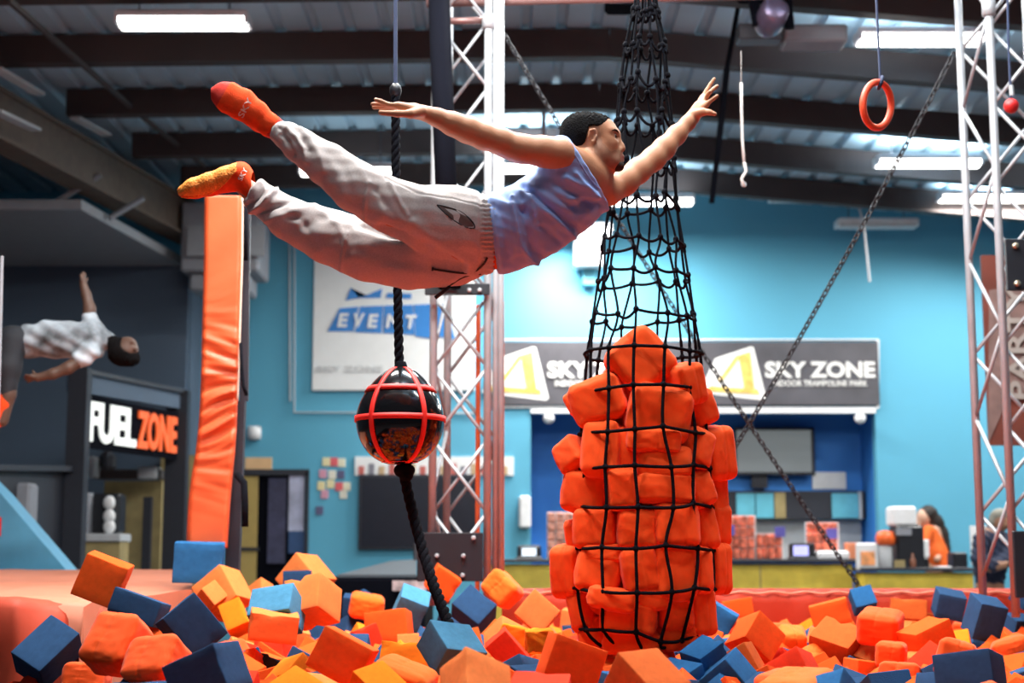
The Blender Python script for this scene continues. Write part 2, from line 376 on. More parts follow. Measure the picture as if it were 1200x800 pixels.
# small things on the blue wall
for x, y, lb in ((1008, 490, 'round white flood lamp at the right end of the recess top'), (643, 490, 'round white flood lamp at the left end of the recess top')):
    t = thing('flood_lamp', lb, 'lamp', P(x, y, 21.9)); c = P(x, y, 21.8)
    MB().box(c + (0, .1, .02), (.1, .12, .08), None, .02).build('mount', M_white, t); MB().sphere(c, .08, 8).build('lamp_head', M_white, t, smooth=True)
t = thing('wall_alarm', 'round white alarm on the blue wall right of the orange post', 'alarm', P(298, 507, 21.9)); MB().sphere(P(298, 507, 21.88), .1, 8, (1, .7, 1)).build('dome', M_white, t, smooth=True); MB().box(P(298, 507, 21.97), (.2, .05, .2), None, .02).build('back_plate', M_ltgrey, t)
panel('wall_notice', 'beige notice above the half open doorway at left', 'notice', 287, 536, 319, 553, YW - .001, mat('beige_paper', (.75, .48, .25), .7), .02)
t = thing('air_unit', 'grey air duct box hung on the wall behind the orange post', 'air unit', P(265, 340, 21))
mb = MB(); mb.box(P(265, 285, 20.6), (1.05, .9, .95), None, .03); mb.box(P(262, 335, 20.6), (.8, .7, .25), None, .03); mb.build('duct_box', M_grey, t)
mb = MB(); slab(mb, 219, 264, 311, 300, 20.1, .02); mb.build('front_panel', M_soffit, t)
t = thing('wall_speaker', 'white boxy loudspeaker high on the blue wall under the tank top', 'speaker', P(690, 335, 21.9))
slab(MB(), 672, 277, 706, 316, 21.9, .35, .03).build('cabinet', M_white, t); slab(MB(), 682, 314, 698, 336, 21.95, .12, .02).build('bracket', M_cyan, t)
mb = MB(); mb.tube([P(1004, 234, 20.8), P(1012, 262, 20.8), P(1019, 330, 20.8)], .016, 6); tag(mb.build('cord', M_ltgrey, base=P(1019, 330, 20.8)), 'thin pale cord hanging from the off lamp on the blue wall', 'cord')
# doorway
t = thing('doorway', 'dark open doorway with yellow half door at the left of the blue wall', 'doorway', P(320, 675, YW))
mb = MB()
for q in ((273, 553, 279, 690), (357, 553, 363, 690), (273, 550, 363, 557)): slab(mb, *q, YW - .01, .1)
mb.build('door_frame', M_darkframe, t); slab(MB(), 279, 556, 358, 692, YW - .002, .02).build('dark_opening', M_blackmatte, t)
slab(MB(), 279, 558, 303, 690, YW - .03, .05).build('half_door', mat('yellow_door_paint', (.42, .30, .09), .6), t)
slab(MB(), 278, 641, 304, 645, YW - .085, .02).build('door_rail', M_darkframe, t)
slab(MB(), 313, 560, 336, 660, YW - .05, .02).build('curtain', mat('purple_curtain', (.045, .045, .09), .8, var=.3), t)
slab(MB(), 338, 557, 357, 622, YW - .05, .02).build('door_window', mat('milky_window', (.45, .47, .62), .3, var=.4, vs=4), t)
slab(MB(), 338, 622, 357, 648, YW - .05, .02).build('door_panel', mat('blue_door_panel', (.03, .08, .2), .6), t)
# sticky notes on the wall
rr = random.Random(5); nc = [(.75, .68, .4), (.7, .12, .14), (.75, .72, .55), (.62, .3, .4), (.72, .7, .6), (.1, .1, .2), (.75, .65, .35)]
NOTES = [(382, 541), (391, 541), (400, 542), (378, 555), (389, 556), (399, 556), (376, 569), (387, 567), (397, 570), (406, 570), (380, 579), (402, 579), (374, 598)]
for i, (x, y) in enumerate(NOTES):
    cc = nc[i % 7]; panel('wall_note', ['yellow', 'red', 'cream', 'pink', 'white', 'black', 'pale yellow'][i % 7] + ' paper note on the blue wall, %s in reading order' % ['first', 'second', 'third', 'fourth', 'fifth', 'sixth', 'seventh', 'eighth', 'ninth', 'tenth', 'eleventh', 'twelfth', 'last'][i], 'note', x - 4, y - 5, x + 5, y + 5, YW - .001, mat('note_paper_%d' % (i % 7), cc, .7), .012, .002, 'paper notes on the blue wall')
# menu strip and dark screen behind the ball
t = thing('picture_strip', 'white strip of small pictures above the dark screen behind the ball', 'poster', P(510, 557, YW))
slab(MB(), 416, 535, 602, 557, YW - .001, .03).build('strip_board', M_signwhite, t)
mb = MB()
for i in range(15):
    x = 420 + i * 12; mb.m = i % 3; slab(mb, x, 546 - (i % 2) * 3, x + 7, 556, YW - .032, .008)
mb.build('pictures', [mat('print_red', (.5, .12, .1), .6), mat('print_grey', (.2, .2, .24), .6), mat('print_tan', (.5, .35, .2), .6)], t)
t = thing('wall_screen', 'large dark screen on the blue wall behind the hanging ball', 'screen', P(490, 643, YW))
slab(MB(), 420, 556, 561, 644, YW - .002, .08, .01).build('frame', M_darkframe, t); slab(MB(), 423, 559, 558, 641, YW - .083, .006).build('display', mat('dark_display', (.012, .015, .025), .25), t)
t = thing('ramp', 'dark rubber ramp with a grey sloping deck behind the pit, left of the truss', 'ramp', P(440, 695, 14))
mb = MB(); a = P(378, 676, 13.5); b_ = P(500, 676, 13.5)
mb.box((((a[0] + b_[0]) / 2), 14, a[2] / 2), (b_[0] - a[0], 1.4, a[2]), None, .03); mb.build('ramp_base', M_blackmatte, t)
mb = MB(); v = [P(396, 673, 13.4), P(488, 673, 13.4), P(488, 655, 15), P(458, 657, 15)]; mb.add(v + [p - np.array((0, 0, .05)) for p in v], [(0, 1, 2, 3), (7, 6, 5, 4), (0, 4, 5, 1), (1, 5, 6, 2), (2, 6, 7, 3), (3, 7, 4, 0)]); mb.build('ramp_deck', mat('ramp_deck_rubber', (.10, .12, .14), .5), t)
mb = MB(); mb.tube([P(487, 656, 13.6), P(487, 636, 13.6)], .02, 6); mb.build('rail_post', M_steel, t)
tag(slab(MB(), 460, 680, 500, 692, 13.2, .03).build('floor_sign', mat('white_red_label', (.6, .45, .45), .5, var=.5, vs=14), base=P(480, 692, 13.2)), 'small white and red label board at the foot of the dark ramp', 'label board')

# ------------------------------------------------------------------ front desk recess
t = thing('television', 'grey flat television on the royal blue recess wall', 'television', P(906, 556, YN - .1))
slab(MB(), 861, 501, 953, 557, YN - .14, .08, .01).build('bezel', M_darkframe, t); slab(MB(), 864, 504, 950, 553, YN - .221, .006).build('screen', mat('tv_screen', (.16, .17, .18), .25, emit=(.30, .34, .34), est=.35, var=.02), t)
mb = MB(); slab(mb, 880, 556, 898, 572, YN - .05, .1); mb.build('wall_arm', M_darkframe, t)
panel('paper_sign', 'blank white paper sign right below the television', 'sign', 952, 553, 991, 573, YN - .001, M_white, .02)
panel('paper_sign', 'small white paper sign on the recess wall left of the net bundle', 'sign', 660, 553, 676, 574, YN - .001, M_white, .02)
YC = YN - .3
t = thing('wall_cabinets', 'row of wall cabinets with cyan doors and dark shelves below the television', 'cabinet', P(924, 608, YC))
mb = MB(); slab(mb, 838, 576, 1008, 608, YC + .28, .28); mb.build('carcass', M_darkframe, t)
for q in ((863, 578, 884, 607), (886, 578, 906, 607), (975, 578, 1006, 607)): slab(MB(), *q, YC, .03, .004).build('door', M_cyan, t)
slab(MB(), 908, 577, 920, 607, YC, .03).build('shelf_end', M_wood, t)
slab(MB(), 1006, 576, 1009, 608, YC, .03).build('end_trim', M_ltgrey, t)
panel('back_panel', 'grey splash panel under the cabinets behind the desk', 'panel', 838, 608, 1008, 658, YN - .05, M_ltgrey, .04)
M_merch = mat('packed_orange_socks', (.72, .16, .09), .7, var=.75, vs=14)
M_merch2 = mat('packed_pink_goods', (.75, .34, .25), .7, var=.6, vs=18)
def rack(x0, y0, x1, y1, label, m, nx, ny):
    t = thing('sock_rack', label, 'display rack', P((x0 + x1) / 2, y1, 20.6), 'sock racks on the front desk')
    slab(MB(), x0, y0, x1, y1 + 1.5, 20.64, .1).build('rack_back', M_white, t)
    mb = MB(); r2 = random.Random(x0)
    for i in range(nx):
        for j in range(ny):
            w = (x1 - x0) / nx; h = (y1 - y0) / ny
            slab(mb, x0 + i * w + .6, y0 + j * h + .6, x0 + i * w + w - .6, y0 + j * h + h - .4, 20.54 - r2.random() * .05, .06, .012)
    mb.build('sock_packs', m, t)
rack(841, 604, 884, 655, 'tall rack of orange sock packs just right of the net bundle', M_merch, 5, 4)
rack(886, 625, 916, 655, 'low rack of orange sock packs left of the till screen', M_merch, 4, 2)
rack(944, 612, 981, 646, 'rack of orange sock packs crossed by the chain', M_merch, 4, 3)
rack(641, 600, 682, 655, 'pink rack of sock packs left of the net bundle', M_merch2, 4, 5)
M_purple = mat('purple_card', (.12, .10, .42), .6)
for x, y, lb in ((855, 621, 'purple price card on the tall sock rack'), (914, 623, 'purple price card on the low sock rack'), (975, 625, 'purple price card on the sock rack crossed by the chain')):
    panel('price_card', lb, 'price card', x - 6, y - 6, x + 6, y + 6, 20.44, M_purple, .012, .002)
def till(x0, y0, x1, y1, label, col):
    t = thing('till_screen', label, 'till', P((x0 + x1) / 2, y1, 20.2)); slab(MB(), x0, y0, x1, y1, 20.3, .14, .02).build('casing', M_black, t)
    dx = (x1 - x0) * .2; slab(MB(), x0 + dx, y0 + 3, x1 - dx, y1 - 4, 20.158, .006).build('display', mat('display_' + str(x0), col, .4, emit=col, est=1.1, var=.05), t)
    slab(MB(), x0 - 2, y1 - 3, x1 + 2, y1 + 1, 20.25, .3, .02).build('foot', M_black, t)
till(924, 636, 953, 655, 'black till screen with a lilac display beside the orange racks', (.42, .42, .85))
till(606, 639, 634, 655, 'black till screen with a white display left on the desk near the truss', (.75, .85, .95))
panel('tray', 'white paper tray on the desk below the chain', 'tray', 953, 645, 990, 656, 20.4, M_white, .3, .03)
panel('dispenser', 'white box dispenser on the wall left of the recess', 'dispenser', 608, 581, 622, 619, YW - .002, M_white, .15, .03)
panel('goods_box', 'small orange box on the desk right of the white tray', 'box', 989, 636, 1002, 655, 20.5, mat('orange_card', (.75, .25, .12), .7), .2, .01)
# desk: long high counter and the lower right one
a, b_ = P(575, 657, 20), P(1000, 657, 20)
t = thing('front_desk', 'long yellow wood front desk with a dark worktop under the recess', 'desk', ((a[0] + b_[0]) / 2, 20, 0))
MB().box(((a[0] + b_[0]) / 2, 20.35, a[2] / 2 - .02), (b_[0] - a[0], .6, a[2] - .04), None, .01).build('desk_front', M_counter, t)
MB().box(((a[0] + b_[0]) / 2, 20.3, a[2]), (b_[0] - a[0] + .06, .75, .045), None, .01).build('worktop', M_darkframe, t)
for x in (690, 760, 891): slab(MB(), x - .5, 660, x + .5, 690, 20.05, .012).build('panel_joint', M_wood, t)
a, b_ = P(1014, 667, 19.5), P(1142, 667, 19.5)
t = thing('low_counter', 'lower yellow wood counter with a dark worktop in front of the woman', 'counter', ((a[0] + b_[0]) / 2, 19.5, 0))
MB().box(((a[0] + b_[0]) / 2, 19.85, a[2] / 2 - .02), (b_[0] - a[0], .6, a[2] - .04), None, .01).build('counter_front', M_counter, t)
MB().box(((a[0] + b_[0]) / 2, 19.85, a[2]), (b_[0] - a[0] + .1, .8, .05), None, .01).build('worktop', M_darkframe, t)
t = thing('sandwich_board', 'white board sign with an orange print on the low counter', 'board sign', P(1015, 667, 19.7))
slab(MB(), 1003, 636, 1028, 668, 19.62, .05, .02).build('board', M_white, t)
slab(MB(), 1009, 646, 1025, 662, 19.565, .006).build('print', mat('orange_ad_print', (.8, .32, .12), .6, var=.5, vs=9), t)
t = thing('drink_machine', 'black drink machine with a white top box on the low counter', 'machine', P(1057, 667, 19.8))
slab(MB(), 1043, 616, 1073, 667, 19.9, .4, .03).build('machine_body', M_black, t); slab(MB(), 1038, 594, 1066, 617, 19.9, .35, .03).build('top_box', M_white, t)
mb = MB(); slab(mb, 1050, 619, 1068, 627, 19.495, .01); mb.build('front_label', M_grey, t); slab(MB(), 1048, 656, 1060, 668, 19.49, .02).build('drip_tray', M_wood, t)
t = thing('orange_jug', 'orange topped pump jug left of the drink machine', 'jug', P(1038, 668, 19.6))
mb = MB(); c = P(1038, 667, 19.6); mb.lathe(c, [(.08, 0), (.09, .02), (.09, .28), (.06, .32)], 14); mb.build('jug_body', M_ltgrey, t, smooth=True)
mb = MB(); c = P(1038, 639, 19.6); mb.lathe(c, [(.07, 0), (.12, .02), (.13, .1), (.10, .17), (.02, .19)], 14); mb.build('jug_top', mat('orange_plastic', (.85, .13, .02), .4), t, smooth=True)
t = thing('laptop', 'white backed laptop open on the low counter, in front of the woman', 'laptop', P(1073, 667, 19.3))
slab(MB(), 1058, 632, 1088, 653, 19.6, .03, .01).build('lid', M_white, t); slab(MB(), 1076, 653, 1086, 667.5, 19.75, .12, .02).build('stand', M_black, t)
mb = MB(); c = P(1070, 667, 19.5); mb.lathe(c, [(.03, 0), (.04, .01), (.04, .12), (.015, .16), (.015, .2)], 12); tag(mb.build('bottle', mat('brown_bottle', (.25, .1, .06), .3), base=c, smooth=True), 'small brown bottle below the laptop on the low counter', 'bottle')
panel('paper_stack', 'white paper on the low counter in front of the woman', 'paper', 1094, 663, 1110, 667.5, 19.7, M_white, .2, .01)
panel('office_box', 'black box on the counter right of the woman', 'box', 1110, 647, 1126, 668, 20, M_black, .3, .02)
panel('wall_paper', 'white paper on the wall left of the person in dark clothes', 'paper', 1138, 616, 1156, 662, 20.5, M_white, .02)
# orange banner past the right truss
t = thing('side_banner', 'orange side banner with white lettering behind the right truss', 'banner', P(1180, 520, 12.5))
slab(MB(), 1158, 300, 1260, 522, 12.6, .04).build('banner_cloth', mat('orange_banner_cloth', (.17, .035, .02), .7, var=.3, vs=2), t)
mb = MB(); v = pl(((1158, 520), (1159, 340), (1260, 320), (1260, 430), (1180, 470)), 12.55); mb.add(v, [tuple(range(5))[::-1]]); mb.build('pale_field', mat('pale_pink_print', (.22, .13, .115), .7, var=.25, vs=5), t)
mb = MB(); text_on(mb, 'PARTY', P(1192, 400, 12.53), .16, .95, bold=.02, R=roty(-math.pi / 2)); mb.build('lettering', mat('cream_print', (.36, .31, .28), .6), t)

# ------------------------------------------------------------------ snack stand at left
a0 = P(86, 650, 17); a1 = P(204, 650, 19.6)
t = thing('snack_stand', 'dark framed snack stand with a sloping header on the left', 'snack stand', (a0[0], a0[1], 0))
def zat(x, y, Y): return P(x, y, Y)[2]
MB().box((a0[0], 17, zat(86, 431, 17) / 2), (.21, .2, zat(86, 431, 17))).build('post', M_darkframe, t)
MB().box((a1[0], 19.6, zat(204, 458, 19.6) / 2), (.27, .2, zat(204, 458, 19.6))).build('post', M_darkframe, t)
MB().bar(P(84, 445, 17), P(214, 468, 19.7), .12, .26).build('header', M_slate, t)
MB().bar(P(84, 433, 16.98), P(214, 460, 19.68), .2, .05).build('header_cap', M_darkframe, t)
MB().bar(P(-60, 547, 14.6), P(86, 549, 17), .12, .06).build('rail', M_darkframe, t)
mb = MB(); p = [P(-60, 549, 14.6), P(80, 551, 17)]; q = [np.array((v[0], v[1], 0)) for v in p]; p2 = [v + np.array((.0, .08, 0)) for v in p]; q2 = [v + np.array((0, .08, 0)) for v in q]
mb.add(q + p[::-1] + q2 + p2[::-1], [(0, 1, 2, 3), (7, 6, 5, 4), (0, 4, 5, 1), (1, 5, 6, 2), (2, 6, 7, 3), (3, 7, 4, 0)]); mb.build('half_wall', M_darkframe, t)
MB().box((a1[0] - .28, 19.3, .95), (.1, .1, 1.9)).build('thin_post', M_darkframe, t)
wc = P(153, 665, 18.9)
c0, c1 = P(119, 563, 19.9), P(186, 563, 20.3); 
mb = MB(); mb.box(((c0[0] + c1[0]) / 2 + .05, 20.1, c0[2] / 2), (c1[0] - c0[0] + .1, .1, c0[2])); mb.build('wood_front', M_wood, t)
mb = MB(); mb.box(P(208, 620, 20.9) , (.5, .05, 2.0)); mb.build('side_panel', M_wood, t)
mb = MB(); mb.box(P(152, 556, 19.8), (.86, .3, .12), None, .01); mb.build('shelf', mat('brown_shelf', (.09, .07, .065), .6), t)
mb = MB(); mb.box(P(122, 630, 17.8), (.5, .5, .09), None, .01); mb.build('serving_counter', M_ltgrey, t)
MB().box(P(122, 672, 17.8), (.44, .4, .75)).build('counter_base', M_wood, t)
sg0, sg1 = P(101, 499, 17.3), P(206, 505, 19.4)
ax = (sg1 - sg0); ax[2] = 0; Ls = np.linalg.norm(ax); ang = math.atan2(ax[1], ax[0])
t = thing('sign', 'dark stand sign with white and orange lettering on the left', 'sign', (sg0 + sg1) / 2 - np.array((0, 0, .3)))
hS = .50; cS = (sg0 + sg1) / 2; Rz = rotz(ang)
MB().box(cS + Rz @ np.array((0, .03, 0)), (Ls + .12, .05, hS + .1), Rz).build('sign_board', M_blackmatte, t)
mb = MB(); text_on(mb, 'FUEL', cS + Rz @ np.array((-Ls * .24, -.02, 0)), hS * .92, Ls * .50, bold=.03, R=Rz, ext=.012); mb.build('white_lettering', mat('white_lit_lettering', (.8, .8, .78), .5, emit=(.9, .95, .9), est=.75), t)
mb = MB(); text_on(mb, 'ZONE', cS + Rz @ np.array((Ls * .26, -.02, 0)), hS * .92, Ls * .46, bold=.03, R=Rz, ext=.012); mb.build('orange_lettering', mat('orange_lit_lettering', (.8, .12, .03), .5, emit=(.9, .12, .02), est=.6), t)
t = thing('coffee_machine', 'black and white coffee machine on the serving counter of the stand', 'machine', P(126, 628, 17.9))
mb = MB(); mb.box(P(127, 602, 17.9), (.34, .3, .46), None, .03); mb.build('machine_body', M_black, t); mb = MB()
for dy in (-14, 2, 14): mb.sphere(P(128, 603 + dy, 17.68), .07, 8, (1, .8, 1.2))
mb.build('white_cups', M_white, t, smooth=True)
panel('drink_tower', 'tall grey drink tower left of the coffee machine', 'machine', 98, 578, 113, 628, 17.9, M_grey, .3, .03)
panel('paper_stack', 'stack of white napkins on the shelf under the stand sign', 'napkins', 167, 548, 190, 562, 19.8, M_ltgrey, .3, .02)
panel('juice_machine', 'dark dispenser with arched top on the shelf under the sign', 'machine', 122, 530, 138, 553, 19.8, M_steel, .3, .06)
panel('grey_box', 'pale grey box left of the arched dispenser on the shelf', 'box', 100, 536, 118, 560, 19.6, M_ltgrey, .3, .02)
panel('popcorn_case', 'dim glass case behind the half wall at the far left', 'case', 15, 567, 46, 618, 16.2, M_grey, .3, .03)
mb = MB(); mb.tube([P(2, 300, 9), P(-1, 425, 9), P(-9, 690, 9)], .012, 8); tag(mb.build('metal_pole', M_grey, base=P(-6, 690, 9)), 'thin pale metal pole at the left frame edge', 'pole')
# ------------------------------------------------------------------ pit rim pads
def grid_sheet(mb, rows, thick=None):
    n = len(rows[0]); vs = [p for r in rows for p in r]; m = len(rows)
    return mb.add(vs, [(i * n + j, i * n + j + 1, (i + 1) * n + j + 1, (i + 1) * n + j) for i in range(m - 1) for j in range(n - 1)])
def fold(x, y, z, seed=0):
    return math.sin(x * 7.1 + 2.3 * y + seed) * .5 + math.sin(x * 13.7 - 5.1 * z + seed * 2.1) * .3 + math.sin(29 * x + 9 * y + 17 * z + seed) * .2
# far rim pad on the right: rounded top, vinyl front with sagging folds
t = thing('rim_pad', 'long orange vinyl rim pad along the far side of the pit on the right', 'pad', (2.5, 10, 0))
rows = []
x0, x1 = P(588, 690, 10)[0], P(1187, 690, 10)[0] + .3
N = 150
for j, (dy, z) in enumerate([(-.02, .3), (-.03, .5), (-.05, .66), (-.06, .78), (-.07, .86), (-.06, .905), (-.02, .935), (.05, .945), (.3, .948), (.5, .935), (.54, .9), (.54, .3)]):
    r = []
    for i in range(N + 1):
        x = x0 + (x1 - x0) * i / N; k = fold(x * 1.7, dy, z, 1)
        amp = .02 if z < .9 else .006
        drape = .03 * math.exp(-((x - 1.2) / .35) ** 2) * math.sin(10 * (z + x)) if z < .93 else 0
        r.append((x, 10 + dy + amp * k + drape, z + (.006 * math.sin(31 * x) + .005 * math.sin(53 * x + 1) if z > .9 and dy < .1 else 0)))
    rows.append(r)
mb = MB(); grid_sheet(mb, rows[::-1]); mb.build('pad_cover', mat('shade_tinted_orange_vinyl', (.40, .035, .015), .6, spec=.15, bump=.12, bs=14, var=.08, vs=3), t, smooth=True)  # orange vinyl darkened to red, so the pad front carries its shade in the colour
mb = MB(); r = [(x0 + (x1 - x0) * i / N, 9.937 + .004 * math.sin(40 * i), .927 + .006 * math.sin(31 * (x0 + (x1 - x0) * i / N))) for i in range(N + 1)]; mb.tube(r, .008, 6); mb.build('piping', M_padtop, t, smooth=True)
# left deck pad (sloping top with one seam) and the draped pad in front of it
t = thing('deck_pad', 'wide orange deck pad, paled as if lit, at the left of the pit, under the blue slanted panel', 'pad', (-2.8, 8, 0))
C4 = [P(-260, 696, 7.1), P(98, 703, 7.1), P(226, 691, 8.6), P(224, 667, 12.5), P(-260, 668, 12.5)]
mb = MB(); NI, NJ = 40, 26; rows = []
for i in range(NI + 1):
    v = i / NI; r = []
    l = C4[0] * (1 - v) + C4[4] * v
    rt = C4[1] * (1 - v / .33) + C4[2] * (v / .33) if v < .33 else C4[2] * (1 - (v - .33) / .67) + C4[3] * ((v - .33) / .67)
    for j in range(NJ + 1):
        u = j / NJ; p = l * (1 - u) + rt * u; p = p + np.array((0, 0, .012 * fold(p[0], p[1] * .5, 0, 3) * (1 if 0 < i < NI else .3)))
        sd = abs((v - .42) + .12 * (u - .5)); p[2] -= .03 * math.exp(-(sd / .02) ** 2)
        if i == 0: p[2] -= .03
        r.append(p)
    rows.append(r)
rows.insert(0, [p - np.array((0, -.03, .22)) for p in rows[0]])
grid_sheet(mb, rows); 
right = [r[-1] for r in rows[1:]]; grid_sheet(mb, [right, [p - np.array((0.02, 0, .5)) for p in right]])
mb.build('deck_cover', M_padtop, t, smooth=True)
t = thing('draped_pad', 'sagging orange vinyl pad draped below the deck pad at the left edge', 'pad', (-2.1, 5.6, 0))
prof = [(702, 7.12), (699, 7.02), (700, 6.95), (703, 6.91), (712, 6.89), (730, 6.88), (750, 6.88), (770, 6.9), (800, 6.92), (850, 6.95)]
rows = []
for q, (py, Y) in enumerate(prof):
    r = []
    for i in range(61):
        px_ = -220 + 340 * i / 60; sag = max(0, (px_ - 20) / 86.0); yy = py + (8 * sag if q < 5 else 0)
        p = P(px_, yy, Y + .35 * sag); f = fold(p[0] * 2.2 + yy * .004, q * .1, 0, 5)
        p = p + np.array((0, -.03 * f * min(1, q / 3), .012 * f * min(1, q / 3))); r.append(p)
    rows.append(r)
mb = MB(); grid_sheet(mb, rows[::-1]); mb.build('pad_cover', mat('shade_darkened_vinyl', (.45, .06, .03), .6, spec=.2, bump=.12, bs=12, var=.1, vs=3), t, smooth=True)  # the pad's orange vinyl, darkened in colour to stand in for shade
# slanted blue panel at the left edge
t = thing('slanted_panel', 'light blue slanted trampoline panel at the left frame edge', 'panel', P(20, 667, 12.9))
mb = MB(); v = [P(-70, 508, 12.8), P(0, 577, 12.8), P(78, 668, 12.8), P(78, 700, 12.8), P(-70, 700, 12.8)]; n = 5; b2 = [p + np.array((-.05, .5, 0)) for p in v]
mb.add(v + b2, [tuple(range(n))[::-1], tuple(range(n, 2 * n))] + [(i, (i + 1) % n, n + (i + 1) % n, n + i) for i in range(n)]); mb.build('panel_body', mat('light_blue_vinyl', (.10, .36, .56), .5, bump=.1, bs=120), t)
mb = MB(); slab(mb, -14, 606, 2, 628, 12.79, .01); mb.build('red_mark', M_red, t)
# pit floor
tag(MB().box((1, 7, .2), (7.5, 8, .2)).build('floor_pit', M_blackmatte), kind='structure')

# ------------------------------------------------------------------ foam blocks: meshes
def rounded_cube(n, r, puff=0.0, noise=0.0, seed=0, seam=False, nick=0.0):
    if r < .15: g = [-1, -1 + r * .35, -1 + r] + list(np.linspace(-1 + r, 1 - r, n)[1:-1]) + [1 - r, 1 - r * .35, 1]
    else: g = list(np.linspace(-1, 1, n + 3))
    g = np.array(g); N = len(g); idx = {}; vs = []; fs = []
    def vid(p):
        k = tuple(np.round(p, 6))
        if k not in idx: idx[k] = len(vs); vs.append(p)
        return idx[k]
    for a in range(3):
        b_, c_ = (a + 1) % 3, (a + 2) % 3
        for sg in (-1, 1):
            for i in range(N - 1):
                for j in range(N - 1):
                    q = []
                    for (u, w) in ((i, j), (i + 1, j), (i + 1, j + 1), (i, j + 1)):
                        p = np.zeros(3); p[a] = sg; p[b_] = g[u]; p[c_] = g[w]; q.append(vid(p))
                    fs.append(tuple(q if sg > 0 else q[::-1]))
    V = np.array(vs); q = np.clip(V, -1 + r, 1 - r); d = V - q; L = np.linalg.norm(d, axis=1, keepdims=True); out = q + r * d / np.maximum(L, 1e-9)
    nrm = d / np.maximum(L, 1e-9)
    if puff:
        for a in range(3):
            b_, c_ = (a + 1) % 3, (a + 2) % 3
            out[:, a] *= 1 + puff * (1 - V[:, b_] ** 2) * (1 - V[:, c_] ** 2)
    rng = random.Random(seed); ph = [rng.uniform(0, 6.28) for _ in range(12)]; k = [np.array([rng.uniform(-1, 1) for _ in range(3)]) for _ in range(12)]
    if noise:
        w = sum(np.sin((V @ k[i]) * (2.5 + 1.4 * i) + ph[i]) / (1 + .45 * i) for i in range(10))
        out += nrm * (noise * w)[:, None]
    if seam:
        s_ = V[:, 0] - .12 + .05 * np.sin(4 * V[:, 1] + ph[0]); fac = np.exp(-(s_ / .045) ** 2) * (np.abs(V[:, 0]) < .95)
        out -= nrm * (.05 * fac)[:, None]
        pk = np.exp(-(s_ / .35) ** 2) * np.sin(V[:, 1] * 17 + 3 * V[:, 2] + ph[1]) * .5 + np.exp(-(s_ / .35) ** 2) * np.sin(V[:, 1] * 29 + ph[2]) * .3
        out += nrm * (.018 * pk)[:, None]
    if nick:
        for _ in range(3):
            c = np.array([rng.choice((-1, 1)), rng.choice((-1, 1)), rng.uniform(-1, 1)]); c = np.roll(c, rng.randrange(3)); dd = np.linalg.norm(out - c, axis=1)
            out -= out * (nick * np.exp(-(dd / rng.uniform(.12, .25)) ** 2))[:, None]
    return out * .5, fs
def mesh_of(name, vf, m):
    me = bpy.data.meshes.new(name); me.from_pydata([tuple(p) for p in vf[0]], [], vf[1]); me.materials.append(m)
    me.polygons.foreach_set('use_smooth', [True] * len(me.polygons)); me.update(); return me
FOAM = [rounded_cube(6, .05, 0, .006, s, nick=nk) for s, nk in ((1, .05), (2, .12), (3, .0), (4, .18))]
TORN = [rounded_cube(16, .16, 0, .045, s, nick=.25) for s in (11, 12)]
CUSH = [rounded_cube(24, .34, .07, .014, s, seam=True) for s in (21, 22, 23)]
CUSHP = [rounded_cube(22, .36, .09, .016, s, seam=False) for s in (31, 32, 33)]
MK = {'o': M_foamO, 'p': M_foamP, 'y': M_foamY, 'r': M_foamR, 'n': M_foamN, 'd': M_foamD, 'b': M_foamB, 's': M_foamS}
CACHE = {}
def block_mesh(kind, col, i):
    lst = {'f': FOAM, 't': TORN, 'c': CUSH, 'q': CUSHP}[kind]; i %= len(lst); key = (kind, col, i)
    if key not in CACHE:
        m = MK[col] if kind in 'ft' else (M_cushY if col in 'ypn' else M_cushO)
        CACHE[key] = mesh_of('foam_cube' if kind in 'ft' else 'cushion_cube', lst[i], m)
    return CACHE[key]
def put_block(kind, col, i, c, q, dims, label, group=None):
    nm = 'foam_cube' if kind in 'ft' else 'cushion_cube'
    o = bpy.data.objects.new(nm, block_mesh(kind, col, i)); COL.objects.link(o)
    o.location = V3(c); o.rotation_mode = 'QUATERNION'; o.rotation_quaternion = Quaternion(q); o.scale = V3(dims)
    return tag(o, label, 'foam cube' if kind in 'ft' else 'cushion', group)
